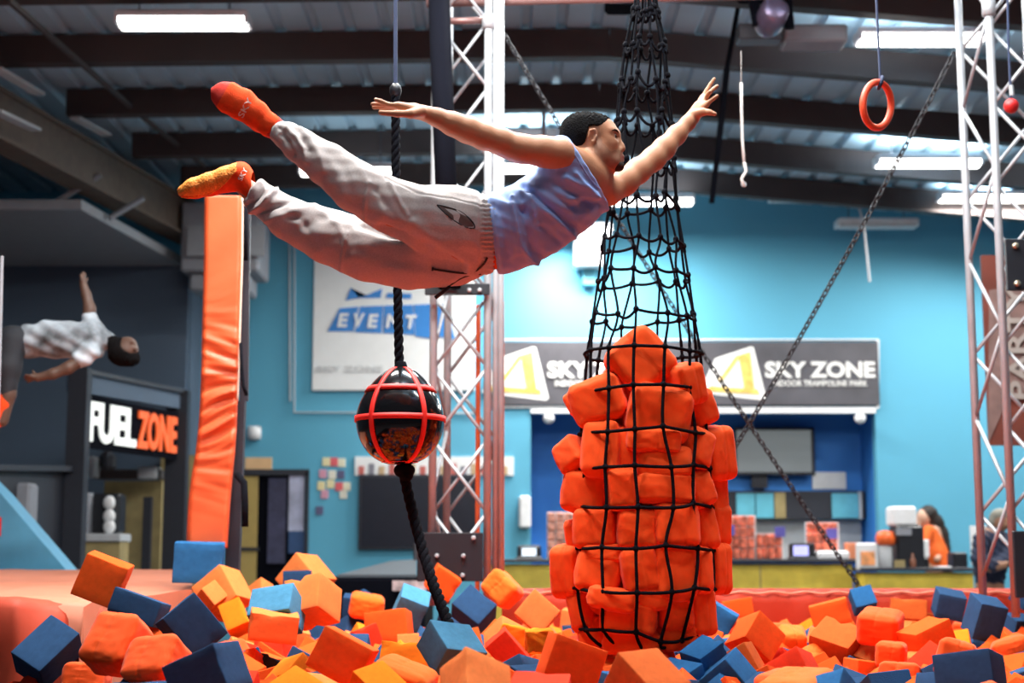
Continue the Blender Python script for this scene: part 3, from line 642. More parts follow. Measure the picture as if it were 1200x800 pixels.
BLOCKS = [
 ('f', 'o', (-1.775, 6.742, 1.056), (0.094, 0.171, -0.717, 0.67), (0.189, 0.186, 0.179), 'orange foam cube tipped up on the left pit rim in front of the snack stand'),
 ('f', 'd', (-1.582, 6.613, 0.938), (0.137, 0.096, -0.669, 0.724), (0.214, 0.107, 0.159), 'dark blue cube with a lit upper edge, right below the tipped cube on the rim'),
 ('f', 'd', (-1.743, 5.873, 0.797), (0.154, -0.236, -0.866, -0.413), (0.146, 0.208, 0.131), 'dark blue cube farthest left in the pit, its top face towards the lens'),
 ('c', 'o', (-1.348, 5.325, 0.857), (0.06, 0.195, 0.857, 0.473), (0.177, 0.188, 0.138), 'seamed orange cushion cube between the far left blue cube and a larger blue cube'),
 ('c', 'o', (-1.179, 5.178, 0.802), (0.134, 0.15, 0.883, 0.424), (0.184, 0.157, 0.127), 'seamed orange cushion cube left of the dark near blue cube'),
 ('c', 'o', (-1.559, 5.744, 0.707), (0.008, 0.03, 0.832, 0.553), (0.154, 0.1, 0.123), 'rounded orange cushion cut by the bottom frame edge, under two seamed cushions'),
 ('f', 'o', (-2.171, 7.923, 0.791), (0.096, -0.254, -0.358, 0.894), (0.139, 0.153, 0.128), 'small orange cube corner peeking out behind the left seamed cushion'),
 ('f', 'r', (-1.801, 5.838, 0.638), (0.055, 0.17, 0.408, -0.895), (0.113, 0.108, 0.1), 'shadowed red cube corner at the bottom left of the pit'),
 ('f', 'b', (-1.773, 8.79, 1.124), (0.048, -0.071, 0.722, -0.686), (0.276, 0.224, 0.244), 'blue foam cube perched on the rim pad under the tall orange padded post'),
 ('f', 'p', (-1.605, 8.666, 0.948), (0.102, 0.325, 0.556, -0.758), (0.214, 0.218, 0.206), 'orange foam cube right of the perched blue cube, ridge pointing up'),
 ('f', 'p', (-1.649, 8.545, 0.94), (0.055, -0.512, -0.696, 0.501), (0.106, 0.116, 0.101), 'pale orange cube with a red shaded face below the ridge-up cube'),
 ('f', 'd', (-1.191, 5.797, 0.889), (0.642, -0.654, -0.387, -0.102), (0.152, 0.197, 0.17), 'large navy blue cube showing a diamond face, left of the near dark cube'),
 ('f', 'd', (-0.886, 4.564, 0.811), (0.038, 0.247, 0.663, -0.705), (0.18, 0.133, 0.16), 'biggest dark blue cube at the bottom left, grey side to the right'),
 ('f', 'y', (-1.49, 8.417, 0.824), (0.277, -0.465, -0.689, -0.482), (0.158, 0.122, 0.151), 'yellow orange cube with rounded corner right of the navy diamond cube'),
 ('f', 's', (-1.051, 6.977, 0.911), (0.117, 0.069, 0.909, 0.393), (0.201, 0.155, 0.174), 'light blue cube with a sloping lit face in the left middle of the pit'),
 ('f', 'p', (-1.047, 6.848, 0.853), (0.022, -0.114, 0.745, -0.658), (0.207, 0.121, 0.159), 'peach orange cube under the light blue cube with a dark red underside'),
 ('f', 'r', (-1.181, 7.718, 0.682), (0.087, -0.055, -0.605, 0.789), (0.155, 0.118, 0.142), 'deep red shaded cube under the peach cube in the left middle'),
 ('f', 'p', (-1.162, 8.435, 0.698), (0.01, 0.172, -0.732, 0.66), (0.109, 0.136, 0.133), 'peach cube face squeezed left of the large bright red face'),
 ('f', 'o', (-0.561, 5.189, 0.822), (0.189, 0.144, -0.675, 0.699), (0.179, 0.142, 0.162), 'large orange cube with a bright red front and a thin lit top edge'),
 ('f', 'o', (-1.148, 6.853, 0.669), (0.018, -0.117, -0.54, 0.833), (0.097, 0.134, 0.122), 'small orange cube with a red side, touching the grey side of the biggest blue cube'),
 ('f', 'y', (-0.856, 6.076, 0.693), (0.219, 0.31, 0.893, 0.242), (0.133, 0.134, 0.106), 'yellow orange cube at the bottom edge right of the biggest blue cube'),
 ('f', 'y', (-0.686, 4.98, 0.706), (0.374, -0.223, 0.812, -0.39), (0.127, 0.127, 0.129), 'yellow orange cube corner cut by the bottom edge near the large red face'),
 ('f', 'p', (-1.258, 9.501, 1.019), (0.121, 0.421, 0.541, -0.718), (0.219, 0.221, 0.222), 'pale orange cube at the back left in front of the dark doorway'),
 ('f', 'p', (-0.913, 7.106, 0.949), (0.117, -0.199, -0.5, 0.835), (0.196, 0.171, 0.194), 'large orange cube with a vertical edge, in front of the doorway cube'),
 ('f', 'd', (-1.285, 9.375, 1.017), (0.693, -0.72, 0.009, -0.037), (0.166, 0.106, 0.137), 'blue cube sliver between two orange cubes in front of the doorway'),
 ('f', 'p', (-1.535, 9.506, 0.933), (0.07, -0.335, -0.413, 0.844), (0.12, 0.123, 0.108), 'tiny orange cube tip left of the doorway cubes'),
 ('f', 'd', (-0.981, 9.506, 0.86), (0.532, -0.46, 0.574, -0.42), (0.116, 0.123, 0.097), 'left one of two dark blue cube tips behind the yellow cushion'),
 ('f', 'd', (-0.905, 9.505, 0.864), (0.152, -0.309, -0.428, 0.836), (0.111, 0.127, 0.123), 'right one of two dark blue cube tips behind the yellow cushion'),
 ('c', 'y', (-0.875, 9.375, 0.858), (0.639, 0.76, 0.114, -0.022), (0.196, 0.139, 0.164), 'yellow orange rounded cube in front of the two dark blue tips'),
 ('f', 'o', (-0.644, 8.203, 0.778), (0.005, 0.082, 0.653, -0.753), (0.221, 0.175, 0.201), 'orange cube with a square front, left of the light blue cube with a dark face'),
 ('f', 'd', (-0.983, 9.404, 0.704), (0.16, -0.339, -0.444, 0.814), (0.115, 0.138, 0.129), 'dark blue cube half buried left of the square orange front'),
 ('f', 'r', (-0.75, 8.074, 0.736), (0.209, 0.049, 0.683, -0.699), (0.131, 0.118, 0.133), 'red cube with a thin lit edge right above the large bright red face'),
 ('f', 's', (-0.555, 8.498, 0.876), (0.116, 0.156, -0.832, 0.52), (0.162, 0.181, 0.167), 'light blue cube with one dark face left of where the black rope ends'),
 ('f', 'd', (-0.206, 8.439, 0.865), (0.192, -0.283, -0.813, -0.472), (0.191, 0.156, 0.158), 'navy cube with a stripe of light right of the black rope end'),
 ('c', 'y', (-0.056, 8.769, 0.972), (0.146, -0.379, -0.652, -0.64), (0.186, 0.152, 0.178), 'round-topped orange cube in front of the truss foot'),
 ('f', 'o', (-0.424, 9.501, 0.998), (0.682, -0.565, -0.336, -0.32), (0.154, 0.172, 0.164), 'orange cube behind the black rope end, standing on a corner'),
 ('f', 'p', (0.13, 7.973, 0.866), (0.219, -0.273, -0.699, -0.623), (0.173, 0.163, 0.168), 'peach diamond-shaped cube left of the net bundle'),
 ('f', 'p', (-0.022, 6.906, 0.766), (0.138, -0.42, -0.338, 0.831), (0.138, 0.175, 0.15), 'peach cube tip left of the diamond-shaped cube'),
 ('f', 'o', (0.193, 5.084, 0.815), (0.682, -0.707, 0.072, 0.171), (0.177, 0.137, 0.161), 'largest orange cube in front of the net bundle, broad face to the lens'),
 ('f', 'r', (-0.016, 6.607, 0.753), (0.696, -0.629, -0.241, -0.251), (0.112, 0.173, 0.146), 'dark red diamond-faced cube in the middle between steel blue and orange'),
 ('f', 'p', (-0.098, 4.201, 0.801), (0.163, -0.404, -0.386, 0.813), (0.119, 0.144, 0.152), 'nicked peach cube at the bottom middle, corner pointing up'),
 ('f', 'r', (0.079, 4.327, 0.748), (0.996, 0.077, 0.003, -0.043), (0.16, 0.164, 0.148), 'brownish red cube top at the bottom edge beside the nicked peach cube'),
 ('f', 's', (-0.223, 5.808, 0.812), (0.003, 0.53, 0.396, -0.75), (0.124, 0.169, 0.184), 'steel blue cube in the middle of the pit just below the black rope'),
 ('f', 'y', (-0.43, 6.343, 0.747), (0.026, 0.023, -0.594, 0.804), (0.199, 0.096, 0.143), 'orange slab-like cube left of the steel blue cube'),
 ('c', 'y', (-0.352, 5.059, 0.749), (0.14, -0.166, -0.968, -0.125), (0.193, 0.14, 0.124), 'rounded orange cube with a worn top below the slab-like cube'),
 ('f', 'y', (-0.424, 4.931, 0.73), (0.268, -0.274, 0.833, -0.399), (0.124, 0.118, 0.136), 'yellow orange cube at the bottom edge below the worn rounded cube'),
 ('f', 'p', (-0.536, 8.077, 0.703), (0.58, -0.813, -0.053, 0.004), (0.112, 0.088, 0.109), 'small peach top face left of the steel blue cube'),
 ('f', 'p', (0.368, 9.502, 0.777), (0.734, -0.668, 0.118, -0.035), (0.126, 0.113, 0.127), 'pale orange cube between the diamond-shaped cube and the net bundle'),
 ('f', 'y', (0.035, 6.777, 0.794), (0.687, -0.716, 0.074, 0.103), (0.189, 0.107, 0.147), 'torn orange cube behind the dark red diamond-faced cube'),
 ('f', 'y', (0.106, 6.11, 0.829), (0.726, -0.687, -0.043, 0.008), (0.107, 0.084, 0.102), 'torn orange cube between the largest orange cube and the diamond-shaped cube'),
 ('f', 'n', (0.368, 4.347, 0.792), (0.171, -0.291, 0.841, -0.423), (0.157, 0.144, 0.155), 'brownish orange cube at the bottom, corner up, below the net bundle'),
 ('f', 'b', (0.747, 6.077, 0.762), (0.79, -0.426, 0.298, -0.325), (0.118, 0.108, 0.137), 'bright blue cube at the right foot of the net bundle'),
 ('f', 'b', (1.077, 8.171, 0.827), (0.247, 0.122, -0.712, 0.646), (0.17, 0.149, 0.162), 'blue cube face leaning behind the right foot of the net bundle'),
 ('f', 'b', (0.794, 5.913, 0.682), (0.409, -0.719, -0.537, 0.164), (0.177, 0.134, 0.208), 'slate blue cube with a dark front, left of the light orange cushion at right'),
 ('f', 'n', (0.91, 6.203, 0.729), (0.056, 0.3, 0.633, -0.712), (0.135, 0.133, 0.142), 'brown orange cube leaning behind the slate blue cube'),
 ('f', 'b', (0.777, 5.791, 0.655), (0.361, -0.882, -0.083, 0.291), (0.091, 0.091, 0.083), 'small blue cube tip at the bottom edge below the slate blue cube'),
 ('f', 'o', (1.033, 6.64, 0.804), (0.602, -0.628, -0.487, -0.08), (0.155, 0.16, 0.149), 'orange cube standing on its corner left of the light orange cushion'),
 ('f', 'o', (1.38, 9.502, 0.841), (0.008, -0.121, -0.694, 0.71), (0.182, 0.114, 0.148), 'orange cube face at the far pad right beside the net bundle'),
 ('c', 'y', (1.348, 7.532, 0.739), (0.843, -0.538, 0.008, 0.015), (0.126, 0.152, 0.137), 'light orange cushion standing between two orange cubes on the right'),
 ('f', 'n', (1.453, 7.002, 0.76), (0.063, -0.302, -0.909, -0.281), (0.19, 0.176, 0.151), 'orange-topped cube with a dark red front, largest on the right side'),
 ('f', 'o', (1.735, 8.496, 0.847), (0.016, 0.162, 0.702, -0.694), (0.206, 0.131, 0.164), 'orange cube face behind the cube with a dark red front'),
 ('f', 'b', (2.139, 9.504, 0.891), (0.599, -0.173, -0.766, 0.158), (0.125, 0.13, 0.133), 'blue cube behind a seamed orange cushion, against the far pad'),
 ('c', 'o', (1.622, 6.875, 0.846), (0.181, -0.14, -0.783, 0.578), (0.178, 0.142, 0.159), 'seamed orange cushion cube on the right, one seam across its top'),
 ('f', 'n', (2.399, 9.431, 0.829), (0.117, -0.057, -0.632, 0.764), (0.215, 0.12, 0.161), 'brown orange cube lying behind the seamed cushion on the right'),
 ('f', 'n', (2.502, 9.504, 0.769), (0.119, -0.085, -0.689, 0.71), (0.137, 0.094, 0.12), 'orange sliver of a cube below the brown one on the right'),
 ('f', 'o', (1.794, 6.748, 0.794), (0.089, 0.562, 0.806, 0.163), (0.151, 0.187, 0.143), 'orange cube with a dark red right side, left of the near navy cube'),
 ('c', 'o', (1.605, 6.621, 0.742), (0.716, -0.674, 0.153, -0.1), (0.119, 0.106, 0.122), 'bright orange cushion below the seamed cushion on the right'),
 ('c', 'o', (1.529, 6.166, 0.686), (0.168, -0.101, -0.614, 0.765), (0.154, 0.1, 0.134), 'bright orange rounded cube at the bottom edge on the right'),
 ('f', 'n', (1.48, 6.037, 0.632), (0.392, -0.89, 0.059, 0.224), (0.103, 0.104, 0.095), 'brown orange cube tip at the bottom edge on the right'),
 ('f', 'd', (2.608, 9.301, 0.874), (0.8, -0.591, 0.095, 0.031), (0.164, 0.15, 0.157), 'leftmost of three dark blue cubes along the far pad at right'),
 ('f', 'd', (2.375, 7.841, 0.848), (0.806, -0.581, 0.038, 0.109), (0.143, 0.191, 0.164), 'middle one of three dark blue cubes along the far pad at right'),
 ('f', 'd', (3.037, 9.372, 0.736), (0.807, -0.575, -0.059, 0.123), (0.128, 0.132, 0.142), 'rightmost of three dark blue cubes along the far pad, half out of frame'),
 ('f', 'd', (3.149, 9.502, 0.939), (0.516, -0.713, -0.124, -0.458), (0.19, 0.113, 0.145), 'dark blue cube cut by the right frame edge, highest of that corner'),
 ('f', 'd', (1.427, 4.88, 0.789), (0.162, -0.228, -0.592, 0.755), (0.18, 0.121, 0.159), 'near navy cube at the bottom right with a broad dark front'),
 ('c', 'o', (1.681, 5.933, 0.764), (0.686, -0.698, 0.205, -0.011), (0.137, 0.148, 0.149), 'bright orange cushion tucked behind the near navy cube'),
 ('c', 'o', (2.363, 7.392, 0.713), (0.693, -0.699, -0.029, -0.171), (0.169, 0.121, 0.152), 'bright orange cushion at the right edge, right of the near navy cube'),
 ('f', 'd', (2.354, 7.264, 0.66), (0.597, -0.746, 0.087, -0.281), (0.106, 0.089, 0.109), 'dark blue cube low at the right edge of the frame'),
 ('f', 'n', (2.192, 6.758, 0.621), (0.578, -0.771, 0.057, -0.263), (0.11, 0.086, 0.111), 'brown red cube in the bottom right corner of the frame'),
 ('c', 'o', (2.735, 9.505, 0.707), (0.753, -0.641, 0.127, -0.081), (0.099, 0.1, 0.109), 'small bright orange cushion under the middle dark blue cube'),
 ('c', 'n', (0.886, 4.865, 0.716), (0.045, 0.311, 0.944, 0.095), (0.197, 0.213, 0.156), 'peach orange rounded cube lying at the bottom edge on the right'),
 ('f', 'b', (0.972, 4.745, 0.744), (0.289, -0.26, -0.28, 0.878), (0.107, 0.102, 0.086), 'blue cube at the bottom edge below the cube with a dark red front'),
 ('c', 'o', (1.575, 7.143, 0.638), (0.716, -0.676, 0.175, 0.029), (0.096, 0.083, 0.108), 'small orange cushion right of the bottom blue cube on the right')]
GP = 'foam cubes of the pit'
for i, (kd, cl, c, q, d, lb) in enumerate(BLOCKS):
    if 'torn' in lb: kd = 't'
    put_block(kd, cl, i, c, q, d, lb, GP)
rb = random.Random(11); centres = np.array([b[2] for b in BLOCKS])
def rq(): 
    v = [rb.gauss(0, 1) for _ in range(4)]; L = math.sqrt(sum(x * x for x in v)); return [x / L for x in v]
def pit_left(Y): return -1.30 - max(0, Y - 5.0) * .055 - (0 if Y > 5.2 else (5.2 - Y) * .1)
FILL = [
 ('f', 'r', (1.124, 6.212, 0.679), (-0.488, -0.041, 0.279, 0.826), 'half buried red orange cube above the rounded peach cube at the bottom'),
 ('f', 'p', (1.632, 6.977, 0.68), (0.887, 0.334, 0.054, -0.314), 'half buried peach cube left of the bright cushion below the seamed one'),
 ('f', 'b', (0.622, 5.924, 0.657), (-0.769, 0.153, -0.531, -0.321), 'half buried blue cube below the bright blue cube at the net foot'),
 ('f', 'r', (1.734, 6.441, 0.673), (0.423, 0.411, -0.801, -0.099), 'half buried red orange cube below the dark-red-sided cube on the right'),
 ('c', 'y', (1.352, 6.988, 0.657), (-0.51, 0.595, 0.616, 0.072), 'half buried yellow orange cushion left of the orange-topped dark red cube'),
 ('f', 'd', (0.029, 6.238, 0.651), (0.518, -0.282, -0.805, -0.059), 'half buried navy cube right of the dark red diamond face'),
 ('f', 'd', (1.492, 5.393, 0.655), (-0.067, 0.319, -0.592, 0.737), 'half buried navy cube right of the bright rounded cube at the bottom right'),
 ('f', 'd', (0.091, 5.955, 0.65), (-0.048, 0.816, -0.574, -0.058), 'half buried navy cube left of the brownish red cube at the bottom'),
 ('f', 'y', (2.133, 7.528, 0.685), (0.577, 0.118, -0.752, -0.296), 'half buried yellow orange cube below the small cushion under the far navy cube'),
 ('f', 'r', (-1.283, 7.569, 0.635), (-0.155, 0.55, -0.55, 0.609), 'half buried red orange cube right of the small red-sided cube'),
 ('f', 'd', (-1.091, 8.937, 0.682), (0.137, -0.059, -0.987, 0.064), 'half buried navy cube right of the peach cube beside the bright red face'),
 ('c', 'o', (0.924, 5.322, 0.678), (-0.639, -0.291, -0.693, 0.162), 'half buried orange cushion below the leaning brown cube'),
 ('f', 'p', (-0.683, 5.37, 0.644), (-0.101, 0.744, -0.607, -0.262), 'half buried peach cube right of the yellow corner at the bottom edge'),
 ('f', 'd', (-0.774, 7.58, 0.669), (0.302, -0.666, -0.252, 0.634), 'half buried navy cube left of the thin-edged red cube'),
 ('c', 'o', (-1.3, 7.231, 0.669), (0.464, -0.79, -0.381, 0.126), 'half buried orange cushion above the small red-sided cube'),
 ('c', 'o', (-1.175, 8.654, 0.631), (0.198, 0.291, -0.783, 0.513), 'half buried orange cushion right of the yellow cube beside the biggest blue one'),
 ('f', 'o', (2.383, 7.754, 0.631), (0.449, -0.478, -0.003, 0.755), 'half buried orange cube left of the cushion at the right edge'),
 ('f', 'd', (0.387, 9.416, 0.662), (-0.69, 0.008, 0.024, 0.723), 'half buried navy cube below the pale cube beside the net'),
 ('f', 'r', (-0.956, 5.341, 0.66), (0.286, -0.659, -0.173, 0.673), 'half buried red orange cube below the small red-sided cube'),
 ('f', 'y', (1.773, 9.453, 0.652), (-0.347, -0.541, -0.766, -0.022), 'half buried yellow orange cube right of the light orange cushion at right'),
 ('f', 'o', (2.67, 8.559, 0.679), (0.292, 0.816, -0.302, 0.397), 'half buried orange cube above the cushion at the right edge'),
 ('f', 'b', (0.41, 5.69, 0.65), (-0.116, 0.162, -0.706, 0.68), 'half buried blue cube right of the largest orange cube'),
 ('f', 'r', (1.142, 6.737, 0.647), (-0.141, 0.529, -0.554, -0.627), 'half buried red orange cube below the light orange cushion at right'),
 ('f', 'd', (1.713, 6.123, 0.665), (0.028, 0.826, -0.184, -0.532), 'half buried navy cube right of the brown tip at the bottom right'),
 ('f', 'd', (2.358, 8.037, 0.626), (0.182, -0.339, -0.279, -0.88), 'half buried navy cube right of the cushion tucked behind the near navy cube'),
 ('f', 'n', (-0.241, 8.019, 0.684), (0.782, -0.148, 0.605, -0.021), 'half buried brownish orange cube left of the peach tip beside the diamond'),
 ('f', 'o', (0.387, 6.219, 0.648), (-0.089, -0.609, -0.325, 0.718), 'half buried orange cube left of the brownish cube below the net'),
 ('f', 'd', (0.908, 5.581, 0.632), (0.01, 0.365, -0.615, -0.699), 'half buried navy cube right of the slate blue cube'),
 ('f', 'y', (2.206, 6.477, 0.626), (0.241, -0.554, -0.494, 0.625), 'half buried yellow orange cube right of the brown red corner cube'),
 ('f', 'p', (2.355, 9.387, 0.671), (-0.678, -0.285, 0.363, -0.573), 'half buried peach cube below the brown cube behind the seamed cushion'),
 ('f', 'd', (0.901, 6.951, 0.677), (-0.648, 0.6, 0.101, 0.457), 'half buried navy cube right of the bright blue cube at the net foot'),
 ('f', 'y', (-0.807, 8.574, 0.667), (-0.503, -0.036, -0.822, -0.265), 'half buried yellow orange cube right of the half buried navy cube'),
 ('f', 'p', (1.708, 6.673, 0.651), (0.191, -0.815, 0.048, 0.546), 'half buried peach cube above the bright rounded cube at the bottom right'),
 ('f', 'o', (1.016, 8.115, 0.682), (0.539, -0.239, -0.034, -0.807), 'half buried orange cube below the leaning blue face behind the net'),
 ('f', 'y', (0.233, 8.883, 0.646), (0.201, 0.399, -0.019, 0.895), 'half buried yellow orange cube right of the torn cube beside the largest one'),
 ('f', 'o', (0.618, 6.499, 0.657), (-0.066, 0.139, -0.151, -0.976), 'half buried orange cube right of the brownish cube below the net'),
 ('f', 'd', (-0.551, 8.83, 0.656), (0.212, 0.173, -0.302, 0.913), 'half buried navy cube right of the small peach top face'),
 ('f', 'o', (0.429, 5.882, 0.657), (0.276, 0.934, 0.136, 0.185), 'half buried orange cube right of the brownish red cube at the bottom'),
 ('f', 'd', (-0.532, 6.747, 0.644), (-0.051, -0.217, -0.325, -0.919), 'half buried navy cube below the thin-edged red cube'),
 ('f', 'p', (1.591, 8.026, 0.679), (0.781, 0.583, 0.027, -0.221), 'half buried peach cube below the orange face behind the dark red cube'),
 ('f', 'd', (-1.043, 4.537, 0.684), (0.826, -0.524, -0.12, 0.168), 'half buried navy cube below the right seamed cushion at left'),
 ('f', 'd', (0.809, 7.579, 0.675), (-0.287, 0.293, 0.284, -0.866), 'half buried navy cube left of the bright blue cube at the net foot'),
 ('f', 'o', (-1.324, 8.019, 0.655), (0.226, -0.747, -0.416, 0.467), 'half buried orange cube below the yellow cube beside the navy diamond'),
 ('f', 'n', (1.579, 9.205, 0.664), (0.838, -0.524, -0.096, -0.122), 'half buried brownish orange cube above the light orange cushion at right'),
 ('f', 'd', (-1.227, 5.112, 0.655), (-0.119, 0.633, -0.034, -0.764), 'half buried navy cube left of the right seamed cushion at left'),
 ('c', 'o', (1.503, 8.824, 0.682), (0.183, 0.638, 0.725, -0.184), 'half buried orange cushion left of the light orange cushion at right'),
 ('f', 'n', (-0.131, 9.478, 0.662), (-0.685, -0.403, -0.069, 0.603), 'half buried brownish orange cube below the navy cube with a light stripe'),
 ('f', 'p', (-1.358, 7.846, 0.629), (0.32, -0.808, -0.045, -0.493), 'half buried peach cube left of the peach cube below the light blue one'),
 ('c', 'o', (1.407, 4.584, 0.684), (-0.206, -0.494, -0.519, 0.666), 'half buried orange cushion left of the brown red corner cube'),
 ('f', 'o', (-0.09, 9.174, 0.645), (-0.282, 0.404, -0.87, 0.015), 'half buried orange cube left of the dark red diamond face'),
 ('f', 'y', (0.39, 6.458, 0.649), (0.463, -0.747, -0.401, 0.258), 'half buried yellow orange cube right of the pale cube beside the net'),
 ('c', 'y', (1.127, 7.846, 0.672), (-0.541, -0.611, -0.358, -0.454), 'half buried yellow orange cushion left of the corner-standing cube on the right'),
 ('f', 'r', (0.274, 8.066, 0.633), (-0.656, -0.638, 0.403, 0.02), 'half buried red orange cube above the largest orange cube'),
 ('f', 'd', (1.832, 9.103, 0.684), (-0.023, 0.87, 0.077, -0.487), 'half buried navy cube left of the orange face behind the dark red cube'),
 ('f', 'p', (0.028, 6.756, 0.656), (0.605, -0.466, 0.097, 0.638), 'half buried peach cube below the torn cube beside the largest one'),
 ('c', 'y', (2.407, 7.544, 0.675), (0.568, -0.648, -0.476, 0.177), 'half buried yellow orange cushion below the cushion at the right edge'),
 ('f', 'd', (-0.356, 9.437, 0.681), (-0.793, -0.477, 0.378, 0.029), 'half buried navy cube left of the navy cube with a light stripe'),
 ('f', 'd', (-0.655, 5.648, 0.636), (0.291, -0.712, 0.598, 0.227), 'half buried navy cube left of the large bright red face'),
 ('f', 'y', (-0.528, 7.552, 0.627), (0.372, 0.13, -0.918, -0.043), 'half buried yellow orange cube left of the small peach top face'),
 ('c', 'o', (2.629, 8.065, 0.649), (0.175, 0.67, 0.45, 0.565), 'half buried orange cushion below the rightmost far navy cube'),
 ('c', 'o', (0.183, 8.6, 0.657), (0.005, -0.233, -0.338, 0.912), 'half buried orange cushion left of the pale cube beside the net'),
 ('f', 'd', (-0.394, 9.669, 0.674), (-0.04, -0.127, 0.861, -0.491), 'half buried navy cube above the steel blue cube'),
 ('f', 'b', (1.065, 7.517, 0.662), (-0.5, 0.417, -0.728, -0.216), 'half buried blue cube above the slate blue cube'),
 ('c', 'y', (0.154, 9.729, 0.68), (-0.575, -0.444, 0.086, -0.682), 'half buried yellow orange cushion above the torn cube beside the largest one'),
 ('f', 'o', (2.087, 9.737, 0.638), (-0.136, -0.182, -0.937, 0.265), 'half buried orange cube right of the orange face behind the dark red cube'),
 ('f', 'd', (-1.142, 9.423, 0.642), (0.051, 0.937, 0.312, 0.147), 'half buried navy cube left of the half buried navy cube'),
 ('c', 'y', (0.595, 6.238, 0.657), (-0.216, -0.3, -0.668, 0.646), 'half buried yellow orange cushion left of the small blue tip at the bottom'),
 ('f', 'p', (-0.836, 8.288, 0.639), (-0.234, 0.826, 0.01, 0.512), 'half buried peach cube below the half buried navy cube'),
 ('f', 'r', (1.32, 8.861, 0.672), (0.158, -0.058, 0.973, -0.158), 'half buried red orange cube below the orange face at the far pad'),
 ('f', 'p', (1.484, 9.644, 0.676), (-0.724, -0.211, 0.457, -0.471), 'half buried peach cube right of the leaning blue face behind the net'),
 ('f', 'o', (-0.193, 5.114, 0.669), (0.063, -0.879, 0.471, 0.032), 'half buried orange cube right of the worn rounded cube'),
 ('f', 'o', (2.405, 9.167, 0.655), (0.634, -0.569, 0.52, -0.068), 'half buried orange cube left of the dark-red-sided cube on the right'),
 ('f', 'o', (-1.582, 6.633, 0.788), (0.92, 0.2, 0.25, 0.2), 'half buried orange cube supporting the lit-edged navy slab'),
 ('f', 'y', (-1.258, 9.520999999999999, 0.869), (0.92, 0.2, 0.25, 0.2), 'half buried yellow orange cube supporting the doorway cube'),
 ('f', 'o', (-0.983, 9.424, 0.554), (0.92, 0.2, 0.25, 0.2), 'half buried orange cube supporting the half buried navy cube')]
for k, (kd, cl, c, q, lb) in enumerate(FILL): put_block(kd, cl, k, c, q, [.165] * 3, lb, 'half buried foam cubes of the pit')
mb = MB(); rng_ = random.Random(4)                  # the cubes underneath, more than anyone could count
base_v = np.array(FOAM[2][0])
Y = 3.7
while Y < 9.8:
    x = max(-.38 * Y, pit_left(Y)) + .05
    while x < .38 * Y + .15:
        Rm = np.array(Quaternion(rq()).to_matrix()); mb.m = 0 if rng_.random() < .75 else 1
        mb.box((x + rng_.uniform(-.04, .04), Y + rng_.uniform(-.04, .04), .60 + rng_.uniform(-.03, .03)), (.165,) * 3, Rm, .004); x += .19
    Y += .19
tag(mb.build('foam_cubes_below', [M_foamO, M_foamD], base=(1, 6.5, .60)), 'lower layer of orange and blue foam cubes filling the pit', 'foam cubes', kind='stuff')

# ------------------------------------------------------------------ trusses
def truss(name, label, corners, z0, z1, r=.025, br=.012, pitch=.46, plates=()):
    base = np.mean([np.array((x, y, z0)) for x, y in corners], 0); t = thing(name, label, 'truss', base)
    for x, y in corners: MB().tube([(x, y, z0), (x, y, z1)], r, 14).build('chord', M_alu, t, smooth=True)
    for s_ in range(4):
        a, b_ = corners[s_], corners[(s_ + 1) % 4]; z = z0 + .12 + .1 * (s_ % 2); k = 0
        while z + pitch < z1:
            p, q = (a, b_) if k % 2 == 0 else (b_, a)
            MB().tube([(p[0], p[1], z), (q[0], q[1], z + pitch)], br, 8).build('brace', M_alu, t, smooth=True); z += pitch; k += 1
            if s_ == 0:
                MB().tube([(q[0], q[1] + .02, z - pitch), (p[0], p[1] + .02, z)], br * .9, 8).build('brace', M_alu, t, smooth=True)
    return t
YT = 9.75
xa, xb = P(506, 640, YT)[0], P(571, 640, YT)[0]
cl = [(xa, YT + .02), (xb, YT - .03), (xb + .075, YT + .36), (xa + .075, YT + .40)]
t = truss('truss_tower', 'upright aluminium box truss left of centre, partly behind the flying man', cl, .85, 5.6)
mb = MB(); slab(mb, 489, 624, 566, 681, YT - .08, .03, .004); mb.build('base_plate', M_black, t)
mb = MB(); slab(mb, 498, 333, 574, 346, YT - .08, .03, .004); mb.build('joint_plate', M_black, t)
for x, y in ((512, 651), (543, 651), (555, 630), (542, 674)): c = P(x, y, YT - .12); MB().lathe(c, [(.014, -.01), (.014, .012), (.008, .018)], 10, rotx(math.pi / 2)).build('bolt', M_alu, t)
for x in (550, 562): c = P(x, 340, YT - .12); MB().lathe(c, [(.014, -.01), (.014, .012), (.008, .018)], 10, rotx(math.pi / 2)).build('bolt', M_alu, t)
mb = MB(); c = np.array((xb, YT - .03, P(573, 27, YT)[2])); mb.lathe(c, [(.03, -.05), (.042, -.045), (.042, .045), (.03, .05)], 16); mb.build('collar', M_alu, t, smooth=True)
for dx in (0.05, .085): MB().tube([(xb + dx, YT - .02, .85), (xb + dx, YT - .02, 5.5)], .02, 10).build('cable_tube', M_alu, t, smooth=True)
mb = MB(); mb.box((P(586, 500, 9.95)[0], 9.95, 1.87), (.055, .12, 1.9), None, .01); mb.build('orange_pad_strip', M_vinylO, t)
mb = MB(); mb.box((P(560, 500, 10.12)[0], 10.13, 1.87), (.03, .05, 1.9), None, .01); mb.build('orange_pad_strip', M_vinylO, t)
t = thing('padded_pole', 'black padded pole from above down in front of the left truss', 'pole', P(530, 340, 9.4))
p0, p1 = P(513, -40, 9.5), P(527, 338, 9.5); mb = MB(); mb.tube([p0, p1], .07, 18); mb.build('pad_sleeve', M_blackmatte, t, smooth=True)
mb = MB(); mb.tube([p1, p1 - np.array((0, 0, .03))], .05, 14); mb.build('end_cap', M_black, t, smooth=True)
